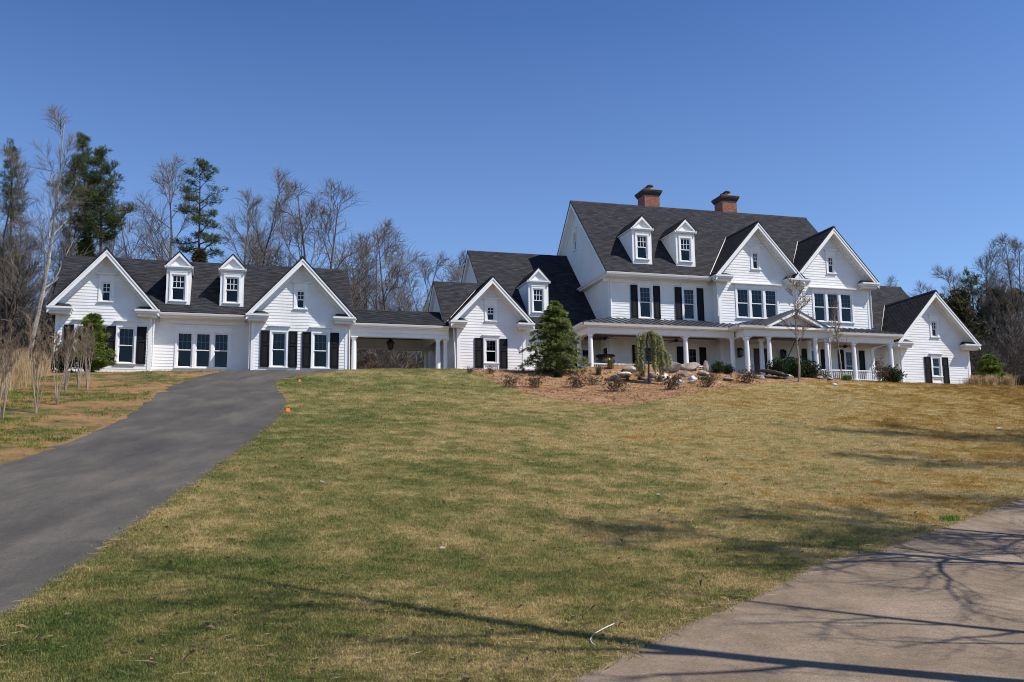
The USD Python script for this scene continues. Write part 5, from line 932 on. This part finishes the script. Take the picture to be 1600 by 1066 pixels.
n = 1300; ly = 8.5 * np.exp(RG.uniform(0, 1, n) * math.log(40 / 8.5)); lx = ly * RG.uniform(-.55, .55, n); ok = ~shapely.contains_xy(PD, lx, ly) & ~shapely.contains_xy(PR, lx, ly) & ~shapely.contains_xy(PVg, lx, ly); lx, ly = lx[ok], ly[ok]
structure('fallen_leaves', flecks(len(lx), lx, ly, .04, .10, .6, .03, RG), 'dead_leaf', kind='stuff', label='curled brown leaves scattered over the lawn', cat='leaves')
E_ = np.array(smooth_line(ROAD_EDGE + [(13.2, 23.4)], 40)); k = RG.integers(0, len(E_), 700); sx, sy = E_[k, 0] + RG.normal(-.03, .10, 700), E_[k, 1] + RG.normal(.04, .10, 700); D_ = np.array(smooth_line(DRIVE_R[2:], 40)); k = RG.integers(0, len(D_), 420); sx, sy = np.r_[sx, D_[k, 0] + RG.normal(.03, .06, 420)], np.r_[sy, D_[k, 1] + RG.normal(0, .06, 420)]
structure('straw', flecks(len(sx), sx, sy, .06, .26, .045, .018, RG, .12), 'straw_bits', kind='stuff', label='dry straw lying along the edges of lawn and pavement', cat='straw')

n = 15000; mu, mv = RG.uniform(-9.5, 12.5, n), RG.uniform(-18, -2.6, n); mx_, my_ = xy(mu, mv); ok = shapely.contains_xy(PB.buffer(.15), mx_, my_); mx_, my_ = mx_[ok], my_[ok]
structure('mulch_chips', flecks(len(mx_), mx_, my_, .04, .13, .3, .025, RG), 'mulch_chip', kind='stuff', label='shredded bark and pine straw lying over the planted bed', cat='mulch')
n = 9000; mx_, my_ = RG.uniform(-27, -9, n), RG.uniform(18, 47, n); ok = shapely.contains_xy(PVg.buffer(-.05), mx_, my_) & ~shapely.contains_xy(PD, mx_, my_); mx_, my_ = mx_[ok], my_[ok]
structure('pine_straw', flecks(len(mx_), mx_, my_, .04, .13, .16, .02, RG, .15), 'mulch_chip', kind='stuff', label='loose pine straw lying on the verge', cat='straw')

n = 420; ly = 8.6 * np.exp(RG.uniform(0, 1, n) ** 1.5 * math.log(28 / 8.6)); lx = ly * RG.uniform(-.5, .5, n); ok = ~shapely.contains_xy(PD, lx, ly) & ~shapely.contains_xy(PR, lx, ly) & ~shapely.contains_xy(PVg, lx, ly); lx, ly = lx[ok], ly[ok]
structure('dry_stalks', flecks(len(lx), lx, ly, .06, .24, .05, .04, RG, .1), 'straw_bits', kind='stuff', label='pale dry stalks and needles strewn over the lawn', cat='straw')
mb = MB(); q = [(.74, 9.92), (.71, 10.08), (.74, 10.26), (.84, 10.48), (1.0, 10.75)]; q = smooth_line(q, 3)
for a, c in zip(q[:-1], q[1:]): mb.tube(gp(*a, .03), gp(*c, .03), .0045, .0045, 6)
structure('cable', mb.out(), 'gutter_paint', smooth=40, kind=None, label='thin grey cable curving in the grass beside the road edge', cat='cable')
for i, (u, v, s_, m_, lab) in enumerate(((-2.3, -6.2, (.3, .22, .16), 'boulder_stone', 'small tan rock left of the pale flat stone'), (-.1, -5.9, (.36, .3, .24), 'boulder_stone', 'tan rock in front of the weeping cedar trunk'), (1.7, -5.6, (.34, .26, .22), 'boulder_stone', 'rounded tan rock between the two broad boulders'), (.6, -7.2, (.3, .24, .16), 'white_stone', 'pale rock low in front of the weeping cedar'), (2.9, -5.4, (.4, .3, .2), 'boulder_stone', 'tan rock right of the sloping boulder'), (-1.0, -6.4, (.26, .2, .14), 'dark_slab', 'dark rock below the pale flat stone'), (1.4, -7.0, (.24, .2, .13), 'boulder_stone', 'small tan rock below the dark flat rock'))): rock(u, v, s_, m_, lab, 260 + i, rz=i * .9)
